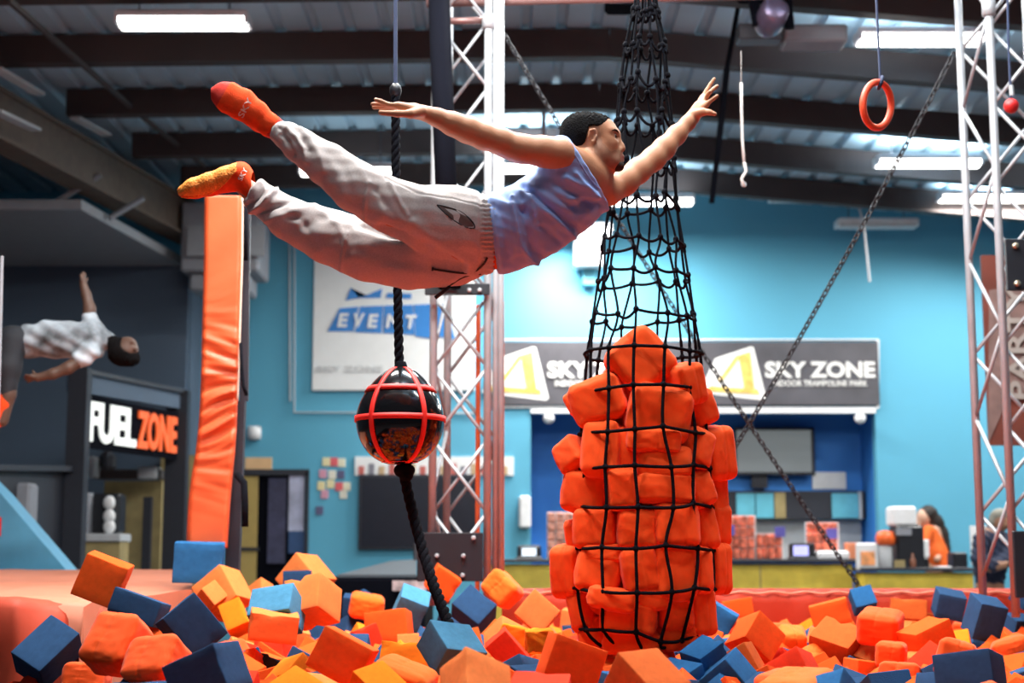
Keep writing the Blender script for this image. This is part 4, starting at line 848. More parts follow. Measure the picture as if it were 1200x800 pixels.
t = thing('cross_truss', 'horizontal truss tubes along the top edge between the two towers', 'truss', P(700, 0, 9.8))
for (x0_, y0_, x1_, y1_, r_) in ((500, 4, 1260, -14, .028), (505, 25, 566, 24, .024)):
    mb = MB(); mb.tube([P(x0_, y0_, 9.8), P(x1_, y1_, 9.8)], r_, 12); mb.build('chord', mat('pinkish_tube', (.30, .17, .16), .4, metal=.5), t, smooth=True)
xr = P(1181, 640, 9.2)[0]
cr = [(xr + .03, 9.2), (xr + .43, 9.12), (xr + .40, 9.6), (xr - .02, 9.66)]
t = truss('truss_tower', 'upright aluminium box truss at the right frame edge', cr, .8, 6.0, pitch=.5)
mb = MB(); slab(mb, 1179, 281, 1290, 341, 9.05, .03, .004); mb.build('joint_plate', M_black, t)
mb = MB(); slab(mb, 1189, 622, 1290, 700, 9.05, .03, .004); mb.build('base_plate', M_black, t)
for x, y in ((1190, 288), (1192, 332)): c = P(x, y, 9.01); MB().lathe(c, [(.018, -.01), (.018, .012), (.01, .02)], 10, rotx(math.pi / 2)).build('bolt', mat('brass_bolt', (.6, .55, .4), .35, metal=.9), t)
mb = MB(); mb.lathe((xr + .03, 9.2, P(1168, 10, 9.2)[2]), [(.03, -.05), (.042, -.045), (.042, .045), (.03, .05)], 16); mb.build('collar', M_alu, t, smooth=True)

# ------------------------------------------------------------------ orange padded post at left
t = thing('padded_post', 'tall orange padded post left of centre with a bent wrinkled lower end', 'post', P(245, 640, 8.9))
YP = 8.9; rows_f = []; mbp = MB()
pr = [(229, 240, 283), (235, 239.5, 284), (300, 239, 283.5), (380, 237, 281), (430, 236, 279.5), (470, 234.5, 278), (500, 232.5, 277), (530, 229, 275), (560, 224, 272), (590, 220.5, 269.5), (620, 219, 267.5), (642, 219, 266)]
ys = np.linspace(229, 642, 150); lx = np.interp(ys, [p[0] for p in pr], [p[1] for p in pr]); rx = np.interp(ys, [p[0] for p in pr], [p[2] for p in pr])
NF = 22
def post_ring(y, l, r_):
    out = []; wr = math.exp(-((y - 470) / 75.0) ** 2)
    for k in range(NF + 1):
        u = k / NF; x = l + (r_ - l) * u
        e = min(u, 1 - u); rnd = .035 * (1 - min(1, e / .10)) ** 2
        ph_ = (y + (u - .5) * -22 * math.sin(y * .035)) ; dz = wr * (.012 * math.sin(ph_ * .33) + .009 * math.sin(ph_ * .19 + 3 * u) + .006 * math.sin(ph_ * .7 + 6 * u)) + .003 * math.sin(y * .09 + 4 * u)
        out.append(P(x, y, YP + rnd - dz))
    bl, br_ = P(l, y, YP + .13), P(r_, y, YP + .13)
    return out + [br_ + np.array((0, .02, 0)), bl + np.array((0, .02, 0))]
rings = [post_ring(*a) for a in zip(ys, lx, rx)]; n = len(rings[0])
mbp.add([p for r in rings for p in r], [(i * n + k, (i + 1) * n + k, (i + 1) * n + (k + 1) % n, i * n + (k + 1) % n) for i in range(len(rings) - 1) for k in range(n)] + [tuple(range(n)), tuple((len(rings) - 1) * n + k for k in range(n))[::-1]])
mbp.build('pad_cover', M_vinylO, t, smooth=False).data.polygons.foreach_set('use_smooth', [True] * ((len(rings) - 1) * n) + [False, False])
mb = MB(); mb.tube([P(np.interp(y, ys, rx) + .3, y, YP + .03) for y in np.linspace(232, 470, 40)], .006, 6); mb.build('piping', mat('pale_piping', (.8, .62, .5), .5), t, smooth=True)
mb = MB(); mb.bar(P(289, 235, YP + .2), P(286, 470, YP + .2), .03, .05); mb.bar(P(280, 470, YP + .2), P(272, 690, YP + .2), .07, .08); mb.build('backing_board', M_darkframe, t)
for pts_, r_s in (([P(282, 402, YP - .01), P(283, 430, YP - .02), P(285, 452, YP - .03), P(289, 463, YP - .03)], .011), ([P(278, 556, YP + .05), P(286, 566, YP), P(287, 590, YP), P(287, 617, YP)], .022), ([P(288, 240, YP + .1), P(288, 305, YP + .1)], .014)): MB().tube(pts_, r_s, 6).build('strap', M_blackrope, t, smooth=True)

# ------------------------------------------------------------------ rope, ball, ring, chains
def twisted(mb, pts, r, turns_per_m=9, strands=3, n=7):
    pts = [np.asarray(p, float) for p in pts]; seg = np.concatenate([[0], np.cumsum([np.linalg.norm(pts[i + 1] - pts[i]) for i in range(len(pts) - 1)])])
    m = max(8, int(seg[-1] * 90)); ss = np.linspace(0, seg[-1], m); C = np.stack([np.interp(ss, seg, [p[k] for p in pts]) for k in range(3)], 1)
    T = np.gradient(C, axis=0); T /= np.linalg.norm(T, axis=1)[:, None]
    u = np.cross(T, (0, 1, 0)); u /= np.linalg.norm(u, axis=1)[:, None]; w = np.cross(T, u)
    for s_ in range(strands):
        a = ss * turns_per_m * 2 * math.pi + s_ * 2 * math.pi / strands
        mb.tube(list(C + (.5 * r) * (np.cos(a)[:, None] * u + np.sin(a)[:, None] * w)), .58 * r, n)
    return mb
YB = 6.25
t = thing('climbing_rope', 'thick black twisted rope with a blue strap hanging behind the flying man', 'rope', P(466, 430, YB))
mb = MB(); mb.bar(P(463.5, -60, YB), P(463.5, 104, YB), .012, .016); mb.build('hanging_strap', M_navystrap, t)
mb = MB(); twisted(mb, [P(463.5, 102, YB), P(464, 200, YB), P(466, 340, YB), P(468, 432, YB)], .019); mb.build('upper_rope', M_blackrope, t, smooth=True)
mb = MB(); mb.sphere(P(463.5, 106, YB), .026, 8, (1, 1, 1.3)); mb.build('top_knot', M_black, t, smooth=True)
t = thing('rope_tail', 'black twisted rope running from under the ball down into the foam cubes', 'rope', P(522, 725, YB))
mb = MB(); twisted(mb, [P(472, 548, YB), P(477, 572, YB), P(486, 610, YB - .02), P(497, 650, YB - .1), P(508, 685, YB - .2), P(523, 724, YB - .35), P(527, 735, YB - .4)], .022); mb.build('lower_rope', M_blackrope, t, smooth=True)
mb = MB(); mb.sphere(P(474, 551, YB), .040, 10, (1.1, 1, .8)); mb.sphere(P(476, 556, YB - .01), .03, 10); mb.build('knot', M_blackrope, t, smooth=True)
bc = P(469, 493, YB); rB = 52 * S(YB) * 1.012
M_ball = mat('glossy_black_vinyl', (.004, .004, .005), .12, coat=.3, var=.2)
t = thing('hanging_ball', 'glossy black teardrop ball with red straps hanging on the black rope', 'ball', bc - np.array((0, 0, rB)))
prof = [(.02, -.97), (.25, -.965), (.45, -.90), (.66, -.77), (.83, -.57), (.95, -.31), (1.0, -.02), (.975, .22), (.89, .46), (.75, .70), (.56, .93), (.36, 1.10), (.2, 1.19), (.1, 1.22), (.02, 1.22)]
def pcr(pr_, m):
    z = np.array(pr_); tt = np.arange(len(z)); o = []
    for a in np.linspace(0, len(z) - 1.001, m):
        i = int(a); f = a - i; p = [z[max(0, min(len(z) - 1, i + k))] for k in (-1, 0, 1, 2)]
        o.append(.5 * ((2 * p[1]) + (-p[0] + p[2]) * f + (2 * p[0] - 5 * p[1] + 4 * p[2] - p[3]) * f * f + (-p[0] + 3 * p[1] - 3 * p[2] + p[3]) * f ** 3))
    return np.array(o)
pf = pcr(prof, 60); pf[:, 0] = np.maximum(pf[:, 0], .004)
MB().lathe(bc, [(r * rB * .985, z * rB) for r, z in pf], 48).build('ball_shell', M_ball, t, smooth=True)
rat = lambda z: float(np.interp(z, pf[:, 1], pf[:, 0])) * rB
def strap_h(zc, w):
    mb = MB(); pr_ = [(rat(zc + q * w) + h, (zc + q * w) * rB) for q, h in ((-.5, -.002), (-.5, .004), (.5, .004), (.5, -.002))]
    n = 48; vs = [bc + np.array((r * math.cos(2 * math.pi * k / n), r * math.sin(2 * math.pi * k / n), z)) for r, z in pr_ for k in range(n)]
    return mb.add(vs, [(i * n + k, i * n + (k + 1) % n, ((i + 1) % 4) * n + (k + 1) % n, ((i + 1) % 4) * n + k) for i in range(4) for k in range(n)])
strap_h(.035, .125).build('strap', M_red, t, smooth=True); strap_h(.70, .12).build('strap', M_red, t, smooth=True); strap_h(-.955, .06).build('strap', M_red, t)
def strap_v(ang):
    mb = MB(); rows = []; sel = [i for i in range(len(pf)) if -.96 < pf[i][1] < 1.2]; cx = np.array((math.cos(ang), math.sin(ang), 0)); tx = np.array((-math.sin(ang), math.cos(ang), 0))
    for i in sel:
        r = pf[i][0] * rB; w = .058 * rB
        rows.append([bc + cx * (math.sqrt(max(r * r - q * q * w * w, 0)) + .004 + (-.006 if abs(q) > 1 else 0)) + tx * q * w * .95 + np.array((0, 0, pf[i][1] * rB)) for q in (-1.02, -1, 0, 1, 1.02)])
    return grid_sheet(mb, rows)
for k in (-125, -54, 54, 125): strap_v(math.radians(k)).build('strap', M_red, t, smooth=True)
MB().lathe(bc + np.array((0, 0, 1.17 * rB)), [(.03, -.02), (.03, .0), (.024, .02), (.02, .03)], 16).build('neck_collar', M_blackrope, t, smooth=True)
def ring_tube(mb, c, ax1, ax2, R, r, n=48, k=10):
    return mb.tube([c + R * (math.cos(2 * math.pi * i / n) * ax1 + math.sin(2 * math.pi * i / n) * ax2) for i in range(n)], r, k, closed=True)
YR = 6.6; rc = P(1028, 123, YR); RR = 28.3 * S(YR)
ax1 = np.array((math.cos(math.radians(42)), math.sin(math.radians(42)), 0)); ax2 = np.array((.16, 0, .98)) / np.linalg.norm((.16, 0, .98))
t = thing('gymnastic_ring', 'orange gymnastic ring hanging on a navy strap at the upper right', 'ring', rc - np.array((0, 0, RR)))
ring_tube(MB(), rc, ax1, ax2, RR, .0155).build('ring', mat('orange_ring_plastic', (.85, .085, .03), .45, bump=.1, bs=40), t, smooth=True)
top = rc + RR * ax2; mb = MB(); mb.bar(top + (0, 0, .015), P(1024, -60, YR), .02, .006); ring_tube(mb, top, np.array((0, 1, 0.)), np.array((.3, 0, .95)), .026, .009, 16, 6); mb.build('strap', M_navystrap, t)
t = thing('grip_ball', 'small red grip ball on a cord at the right frame edge', 'ball', P(1187, 130, 8.2))
mb = MB(); mb.sphere(P(1185, 124, 8.2), 9.2 * S(8.2), 10); mb.build('ball', mat('red_plastic', (.55, .02, .02), .4), t, smooth=True)
mb = MB(); mb.tube([P(1185, 118, 8.2), P(1182, 60, 8.2), P(1180, -40, 8.2)], .007, 6); mb.build('cord', M_navystrap, t); mb = MB(); mb.tube([P(1185, 100, 8.2), P(1186, 112, 8.2)], .014, 8); mb.build('clip', M_alu, t)
def chain(label, p0, p1, sag=.0, L=.052):
    p0, p1 = np.asarray(p0), np.asarray(p1); D = np.linalg.norm(p1 - p0); n = int(D / (L * .72)); mb = MB()
    pts = [p0 + (p1 - p0) * i / n + np.array((0, 0, -sag * 4 * (i / n) * (1 - i / n))) for i in range(n + 1)]
    for i in range(n):
        a, b_ = pts[i], pts[i + 1]; c = (a + b_) / 2; d = (b_ - a) / np.linalg.norm(b_ - a)
        u = np.cross(d, (0, 1, 0)); u /= np.linalg.norm(u); w = np.cross(d, u); s_ = (u + w) * .7071 if i % 2 else (u - w) * .7071
        lp_ = []
        for k in range(12):
            a_ = 2 * math.pi * k / 12; lp_.append(c + d * (math.cos(a_) * L * .27 + math.copysign(L * .23, math.cos(a_))) + s_ * math.sin(a_) * L * .27)
        mb.tube(lp_, L * .105, 5, closed=True)
    return tag(mb.build('chain', M_steel if False else mat('blackened_chain', (.035, .035, .04), .5, metal=.6), base=p1, smooth=True), label, 'chain', 'crossing chains')
chain('long dark chain from the right truss top running down left behind the net', P(1118, 62, 9.0), P(760, 684, 9.95), .10)
chain('long dark chain from the left truss top running down right to the far rim pad', P(588, 36, 9.8), P(1008, 688, 10.6), .07)
t = thing('hanging_strap', 'dark blurred strap hanging from the roof right of the raised hand', 'strap', P(834, 238, 14)); mb = MB(); mb.bar(P(870, -20, 13.6), P(852, 80, 13.8), .035, .03); mb.bar(P(852, 80, 13.8), P(842, 170, 14), .05, .03); mb.bar(P(842, 170, 14), P(834, 238, 14.2), .045, .03); mb.build('webbing', M_blackmatte, t)
t = thing('clear_cord', 'thin clear cord with a small hook hanging right of the raised hand', 'cord', P(871, 218, 10)); mb = MB(); mb.tube([P(868.5, 60, 10), P(868.5, 97, 10)], .002, 5); mb.tube([P(868.5, 97, 10), P(869, 128, 10), P(870, 165, 10), P(872, 190, 10)], .009, 8); mb.tube([P(872, 190, 10), P(874.5, 200, 10), P(869, 209, 10), P(871.5, 218, 10)], .01, 8); mb.build('cord', mat('clear_plastic', (.75, .70, .68), .2, alpha=.75), t, smooth=True)
mb = MB(); ring_tube(mb, P(871.5, 216, 10), np.array((1., 0, 0)), np.array((0, 0, 1.)), .014, .004, 14, 6); mb.build('hook', M_alu, t, smooth=True)
t = thing('stage_light', 'moving head stage light under the roof at the top right', 'stage light', P(905, 40, 12.5)); c = P(903, 22, 12.5)
R_ = roty(.5) @ rotx(.5); mb = MB(); mb.lathe(c, [(.08, -.2), (.12, -.17), (.13, .08), (.11, .14), (.09, .15)], 18, R_ @ rotx(-2.2)); mb.build('lamp_head', mat('purple_grey_casing', (.16, .12, .19), .3, metal=.5), t, smooth=True)
mb = MB(); mb.lathe(c + (R_ @ rotx(-2.2)) @ np.array((0, 0, .16)), [(.085, -.01), (.08, .01), (.04, .02)], 18, R_ @ rotx(-2.2)); mb.build('lens', mat('lens_glass', (.6, .6, .55), .1, emit=(.6, .6, .5), est=.6), t, smooth=True)
mb = MB(); mb.bar(P(882, -4, 12.5), P(888, 30, 12.5), .05, .08); mb.bar(P(922, 0, 12.5), P(925, 34, 12.5), .05, .08); mb.box(P(895, -8, 12.5), (.45, .2, .14), None, .03); mb.build('yoke', M_blackmatte, t)
panel('roof_bracket', 'grey bracket board under the stage light', 'bracket', 862, 36, 912, 54, 13.2, M_steel, .2, .01)
panel('roof_bracket', 'pale grey duct end right of the stage light', 'duct', 913, 41, 985, 61, 13.3, M_grey, .3, .02)
panel('roof_speaker', 'black box loudspeaker at the top edge between truss and net', 'speaker', 708, -14, 742, 19, 12.5, M_blackmatte, .3, .03)

# ------------------------------------------------------------------ cargo net and its bundle
YNT = 6.35; sN = S(YNT)
RP = [(-40, 8), (0, 11), (15, 14), (55, 24), (100, 28), (150, 33), (190, 36), (238, 39), (285, 46), (326, 52), (370, 58), (414, 65), (460, 68), (505, 72), (550, 75), (600, 76), (642, 77), (690, 79), (735, 70), (755, 54)]
CP = [(-40, 757), (100, 755), (240, 753), (330, 754), (415, 754), (505, 754), (642, 755), (755, 752)]
rad = lambda y: float(np.interp(y, [a for a, _ in RP], [b for _, b in RP])) * sN
cxp = lambda y: float(np.interp(y, [a for a, _ in CP], [b for _, b in CP]))
ANG = [-160, -131, -103, -74, -46, -12, 14, 42, 72, 105, 136, 168]
def npt(y, ang, dr=0):
    c = P(cxp(y), y, YNT); a = math.radians(ang); r = rad(y) + dr
    return c + np.array((r * math.cos(a), r * math.sin(a), 0))
rn = random.Random(3)
jit = [[rn.uniform(-1, 1) for _ in range(18)] for _ in range(12)]
NY = [14, 55, 97, 142, 190, 238, 284, 326, 371, 414, 459, 508, 549, 594, 642, 690, 735]
def nang(k, j, y): return ANG[k] + jit[k][j] * (10 if y < 400 else 4)
t = thing('cargo_net', 'black rope cargo net hanging full of orange cushions, right of centre', 'net', P(752, 757, YNT))
nodes = [[npt(y + (jit[k][j] * 6 if y < 400 else jit[k][j] * 3) + (14 if (k in (3, 4) and y == 735) else 0), nang(k, j, y), .006) for j, y in enumerate(NY)] for k in range(12)]
for k in range(12):
    pts = [npt(-40, ANG[k])] + nodes[k] + [npt(756, ANG[k] + 8)]
    rr_ = .0055 if True else 0
    mb = MB(); C = pcr([tuple(p) for p in pts], 130); mb.tube(list(C), [(.0052 if (YNT and proj(p)[1] < 400) else .0068) for p in C], 7)
    for j, p in enumerate(nodes[k]): mb.sphere(p, .0135 if NY[j] < 240 else .0122, 6, (1, 1, 1.15))
    mb.build('upright_rope', M_blackrope, t, smooth=True)
for j, y in enumerate(NY):
    mb = MB()
    for k in range(12):
        a, b_ = nodes[k][j], nodes[(k + 1) % 12][j]; c = np.linalg.norm(b_ - a); Ln = max(c * 1.01, .105 if y > 230 else .15)
        sag = math.sqrt(max(0, .375 * c * (Ln - c))) * (1 if y < 410 else .3); pts = []
        outv = (a + b_) / 2 - P(cxp(y), y, YNT); outv[2] = 0; outv /= np.linalg.norm(outv) + 1e-9
        for q in np.linspace(0, 1, 9):
            f = 4 * q * (1 - q); pts.append(a + (b_ - a) * q + np.array((0, 0, -sag * f)) + outv * (f * (.018 if y >= 410 else .01)))
        mb.tube(pts, .0062 if y < 400 else .0068, 7)
    mb.build('cross_rope', M_blackrope, t, smooth=True)
mb = MB(); mb.tube([npt(-40, a) for a in range(0, 360, 30)], .006, 6, closed=True); mb.tube([P(757, -40, YNT), P(757, -120, YNT)], .02, 8); mb.build('top_ring', M_blackrope, t, smooth=True)
NB = [  # row, centre px, width, height, depth push, roll
 ('top row', 750, 424, 60, 62, .05, 42, 'topmost orange cushion of the net bundle, corner pointing up'),
 ('row 2', 703, 470, 58, 50, None, 18, 'large orange cushion at upper left of the net bundle, below the topmost one'),
 ('row 2', 772, 484, 66, 58, None, -12, 'orange cushion with an open fold in the upper middle of the net bundle'),
 ('row 2', 802, 450, 34, 44, -.02, 20, 'orange cushion right of the topmost one in the net bundle'),
 ('row 2', 815, 478, 34, 38, None, 25, 'orange cushion bulging at the upper right of the net bundle'),
 ('row 2', 683, 471, 26, 28, .02, 30, 'small orange cushion edge peeking out at the upper left of the net bundle'),
 ('row 3', 708, 528, 42, 60, None, 2, 'tall upright orange cushion in the left of the net bundle'),
 ('row 3', 675, 535, 34, 38, .0, 32, 'orange cushion sticking out left beside the tall upright one'),
 ('row 3', 738, 527, 30, 48, .03, 0, 'orange cushion just right of the tall upright one'),
 ('row 3', 765, 516, 56, 26, .0, -4, 'flat orange cushion under the one with the open fold'),
 ('row 3', 777, 545, 58, 34, None, 4, 'orange cushion in the middle of the bundle below the flat one'),
 ('row 3', 812, 526, 32, 42, .0, -18, 'orange cushion left of the round bulge on the right of the bundle'),
 ('row 3', 836, 531, 38, 58, .04, 6, 'round orange cushion bulging out farthest right of the net bundle'),
 ('row 4', 691, 577, 54, 46, None, -8, 'wrinkled orange cushion at the left of the bundle, fourth row down'),
 ('row 4', 731, 573, 32, 44, -.0, 3, 'orange cushion in the fourth row, second from left'),
 ('row 4', 777, 573, 62, 32, None, -2, 'wide orange cushion in the fourth row at the middle'),
 ('row 4', 812, 574, 34, 38, .0, 16, 'orange cushion in the fourth row, right of the wide one'),
 ('row 4', 831, 582, 26, 50, .08, 4, 'orange cushion at the right end of the fourth row'),
 ('row 5', 700, 619, 46, 44, None, 0, 'square orange cushion at the left of the fifth row'),
 ('row 5', 683, 628, 28, 40, .06, 12, 'orange cushion at the left end of the fifth row, partly hidden'),
 ('row 5', 747, 620, 42, 42, None, 2, 'orange cushion in the fifth row, left of the middle rope'),
 ('row 5', 789, 616, 48, 48, None, -3, 'largest orange cushion of the fifth row, right of the middle rope'),
 ('row 5', 820, 620, 26, 46, .0, 3, 'narrow orange cushion of the fifth row near the right end'),
 ('row 5', 836, 614, 26, 46, .06, -4, 'orange cushion at the right end of the fifth row'),
 ('row 6', 668, 669, 34, 56, .03, 3, 'orange cushion sticking out at the left of the sixth row'),
 ('row 6', 704, 671, 48, 44, None, -3, 'orange cushion of the sixth row, second from left'),
 ('row 6', 710, 650, 46, 20, .02, 2, 'thin orange cushion between the fifth and sixth rows at left'),
 ('row 6', 749, 668, 38, 48, .0, 6, 'orange cushion of the sixth row at the middle'),
 ('row 6', 787, 670, 46, 60, None, -4, 'biggest light cushion of the sixth row, right of the middle rope'),
 ('row 6', 815, 668, 22, 48, .0, 2, 'narrow orange cushion of the sixth row near the right end'),
 ('row 6', 836, 666, 26, 54, .05, -3, 'orange cushion at the right end of the sixth row'),
 ('row 7', 720, 702, 52, 24, None, -5, 'flat orange cushion at the left of the seventh row'),
 ('row 7', 688, 714, 28, 44, .03, 14, 'orange cushion at the left end of the seventh row in shadow'),
 ('row 7', 737, 722, 58, 36, None, -4, 'wide orange cushion in the middle of the seventh row'),
 ('row 7', 763, 700, 34, 26, .0, 8, 'small orange cushion above the wide one of the seventh row'),
 ('row 7', 788, 714, 36, 40, None, 4, 'orange cushion of the seventh row right of the middle rope'),
 ('row 7', 815, 716, 32, 50, .0, 2, 'rounded orange cushion at the right end of the seventh row'),
 ('row 8', 741, 751, 58, 30, None, -6, 'wide wrinkled orange cushion at the bottom of the net bundle'),
 ('row 8', 790, 744, 42, 28, .0, 4, 'orange cushion at the bottom right of the net bundle'),
 ('row 8', 702, 744, 34, 32, .03, 20, 'shaded orange cushion at the bottom left of the net bundle')]
for i, (row, x, y, w, h, push, roll, lb) in enumerate(NB):
    R0 = rad(y); dx = (x - cxp(y)) * sN; dep = .155
    base_r = math.sqrt(max(0, R0 * R0 - min(abs(dx), R0 * .96) ** 2))
    Yc = YNT - base_r + dep * .56 + (push or 0) + .012 + rn.uniform(-.02, .025)
    c = P(x, y, Yc); yaw = math.asin(max(-.85, min(.85, dx / (R0 + 1e-6)))) * .55 + rn.uniform(-.12, .12)
    Rm = rotz(yaw) @ roty(math.radians(-roll + rn.uniform(-5, 5))) @ rotx(rn.uniform(-.15, .15))
    q = Matrix([list(r) for r in Rm]).to_quaternion()
    put_block('c' if i % 3 == 0 else 'q', 'o', i, c, list(q), (w * sN * 1.05, dep, h * sN * 1.05), lb, 'cushions in the net bundle')
for i, (x, y, w, h, dy) in enumerate(((752, 465, 90, 70, .03), (752, 540, 120, 80, .03), (755, 610, 125, 75, .03), (755, 680, 125, 80, .03), (750, 735, 90, 50, .03))):
    put_block('q', 'o', i, P(x, y, YNT + dy), (1, 0, 0, 0), (w * sN, .26, h * sN), 'inner orange cushion in the core of the net bundle, ' + ['topmost', 'second from the top', 'middle', 'second from the bottom', 'lowest'][i] + ' of five', 'core cushions of the net bundle')
# ------------------------------------------------------------------ people: signed distance fields meshed as one skin
class Field:
    def __init__(s, lo, hi, h):
        s.lo = np.array(lo, float); s.h = h; s.n = np.ceil((np.array(hi) - s.lo) / h).astype(int) + 1
        s.d = np.full(tuple(s.n), 1.0, np.float32)
    def sub(s, lo, hi):
        a = np.clip(np.floor((np.array(lo) - s.lo) / s.h).astype(int), 0, s.n); b = np.clip(np.ceil((np.array(hi) - s.lo) / s.h).astype(int) + 1, 0, s.n)
        sl = tuple(slice(a[i], b[i]) for i in range(3))
        g = np.meshgrid(*[(s.lo[i] + s.h * np.arange(a[i], b[i])).astype(np.float32) for i in range(3)], indexing='ij', sparse=True)
        return sl, g
    def op(s, fn, lo, hi, k, mode='u'):
        m = k + 3 * s.h; sl, g = s.sub(np.array(lo) - m, np.array(hi) + m)
        if s.d[sl].size == 0: return s
        f = fn(*g); a = s.d[sl]
        if mode == 'u':
            if k > 0: hh = np.maximum(k - np.abs(a - f), 0) / k; s.d[sl] = np.minimum(a, f) - hh * hh * k * .25
            else: s.d[sl] = np.minimum(a, f)
        else:
            f = -f
            if k > 0: hh = np.maximum(k - np.abs(a - f), 0) / k; s.d[sl] = np.maximum(a, f) + hh * hh * k * .25
            else: s.d[sl] = np.maximum(a, f)
        return s
    def rc(s, p0, p1, r0, r1, k=.02, mode='u'):       # round cone
        p0 = np.asarray(p0, float); p1 = np.asarray(p1, float); d = p1 - p0; L2 = max(d @ d, 1e-12); R = max(r0, r1)
        def fn(x, y, z):
            t = np.clip(((x - p0[0]) * d[0] + (y - p0[1]) * d[1] + (z - p0[2]) * d[2]) / L2, 0, 1)
            return np.sqrt((x - p0[0] - t * d[0]) ** 2 + (y - p0[1] - t * d[1]) ** 2 + (z - p0[2] - t * d[2]) ** 2) - (r0 + (r1 - r0) * t)
        return s.op(fn, np.minimum(p0, p1) - R, np.maximum(p0, p1) + R, k, mode)
    def el(s, c, rad, R=None, k=.02, mode='u'):       # ellipsoid, R columns are its axes
        c = np.asarray(c, float); R = np.eye(3) if R is None else np.asarray(R); rad = np.asarray(rad, float); ext = np.abs(R) @ rad
        def fn(x, y, z):
            q = [((x - c[0]) * R[0, i] + (y - c[1]) * R[1, i] + (z - c[2]) * R[2, i]) for i in range(3)]
            k0 = np.sqrt(sum((q[i] / rad[i]) ** 2 for i in range(3))); k1 = np.sqrt(sum((q[i] / rad[i] ** 2) ** 2 for i in range(3)))
            return k0 * (k0 - 1) / np.maximum(k1, 1e-6)
        return s.op(fn, c - ext, c + ext, k, mode)
    def ec(s, p0, p1, ab0, ab1, A, k=.02, mode='u'):  # elliptic cone: a along A, b across
        p0 = np.asarray(p0, float); p1 = np.asarray(p1, float); d = p1 - p0; L = np.linalg.norm(d); d = d / L
        A = np.asarray(A, float); A = A - d * (A @ d); A /= np.linalg.norm(A); B = np.cross(d, A); R = max(*ab0, *ab1)
        def fn(x, y, z):
            X, Y_, Z = x - p0[0], y - p0[1], z - p0[2]
            w = X * d[0] + Y_ * d[1] + Z * d[2]; t = np.clip(w / L, 0, 1); u = X * A[0] + Y_ * A[1] + Z * A[2]; v = X * B[0] + Y_ * B[1] + Z * B[2]
            a = ab0[0] + (ab1[0] - ab0[0]) * t; b_ = ab0[1] + (ab1[1] - ab0[1]) * t; e = w - t * L; c_ = np.minimum(a, b_)
            k0 = np.sqrt((u / a) ** 2 + (v / b_) ** 2 + (e / c_) ** 2); k1 = np.sqrt((u / a ** 2) ** 2 + (v / b_ ** 2) ** 2 + (e / c_ ** 2) ** 2)
            return k0 * (k0 - 1) / np.maximum(k1, 1e-6)
        return s.op(fn, np.minimum(p0, p1) - R, np.maximum(p0, p1) + R, k, mode)
    def plane(s, p, nrm, k=.0):                       # keeps the side the normal points away from
        p = np.asarray(p, float); nrm = np.asarray(nrm, float) / np.linalg.norm(nrm)
        hi = s.lo + s.h * s.n
        return s.op(lambda x, y, z: -((x - p[0]) * nrm[0] + (y - p[1]) * nrm[1] + (z - p[2]) * nrm[2]), s.lo, hi, k, 's')
    def val(s, p):
        q = (np.asarray(p) - s.lo) / s.h; i = np.floor(q).astype(int); 
        if np.any(i < 0) or np.any(i >= s.n - 1): return 1.0
        f = q - i; c = s.d[i[0]:i[0] + 2, i[1]:i[1] + 2, i[2]:i[2] + 2]
        c = c[0] * (1 - f[0]) + c[1] * f[0]; c = c[0] * (1 - f[1]) + c[1] * f[1]; return float(c[0] * (1 - f[2]) + c[1] * f[2])
    def mesh(s):                                      # surface nets
        d = s.d; sg = d < 0; n = s.n
        corner = [sg[i:n[0] - 1 + i, j:n[1] - 1 + j, k:n[2] - 1 + k] for i in (0, 1) for j in (0, 1) for k in (0, 1)]
        cnt = sum(c.astype(np.int8) for c in corner); act = (cnt > 0) & (cnt < 8); ii = np.argwhere(act)
        if len(ii) == 0: return np.zeros((0, 3)), []
        ids = -np.ones(act.shape, np.int64); ids[act] = np.arange(len(ii))
        acc = np.zeros((len(ii), 3)); num = np.zeros(len(ii))
        offs = [(i, j, k) for i in (0, 1) for j in (0, 1) for k in (0, 1)]
        D = {o: d[ii[:, 0] + o[0], ii[:, 1] + o[1], ii[:, 2] + o[2]] for o in offs}
        for o in offs:
            for a in range(3):
                if o[a] == 0:
                    o2 = list(o); o2[a] = 1; o2 = tuple(o2); A_, B_ = D[o], D[o2]; m = (A_ < 0) != (B_ < 0)
                    t = np.where(m, A_ / np.where(m, A_ - B_, 1), 0); p = np.tile(np.array(o, float), (len(ii), 1)); p[:, a] = t
                    acc[m] += p[m]; num[m] += 1
        V = s.lo + (ii + acc / num[:, None]) * s.h; Fs = []
        for a in range(3):
            b_, c_ = (a + 1) % 3, (a + 2) % 3
            sl0 = [slice(1, n[i] - 1) for i in range(3)]; sl0[a] = slice(0, n[a] - 1); sl1 = list(sl0); sl1[a] = slice(1, n[a])
            A_ = sg[tuple(sl0)]; B_ = sg[tuple(sl1)]; e = np.argwhere(A_ != B_)
            if len(e) == 0: continue
            flip = A_[tuple(e.T)]; base = e + 1; base[:, a] -= 1
            def cid(db, dc): q = base.copy(); q[:, b_] += db; q[:, c_] += dc; return ids[tuple(q.T)]
            Q = np.stack([cid(-1, -1), cid(0, -1), cid(0, 0), cid(-1, 0)], 1)
            Q[~flip] = Q[~flip][:, ::-1]; Fs.append(Q)
        return V, np.concatenate(Fs)
def vnormals(V, Fq):
    n = np.cross(V[Fq[:, 2]] - V[Fq[:, 0]], V[Fq[:, 3]] - V[Fq[:, 1]]); N = np.zeros_like(V)
    for k in range(4): np.add.at(N, Fq[:, k], n)
    return N / np.maximum(np.linalg.norm(N, axis=1, keepdims=True), 1e-12)
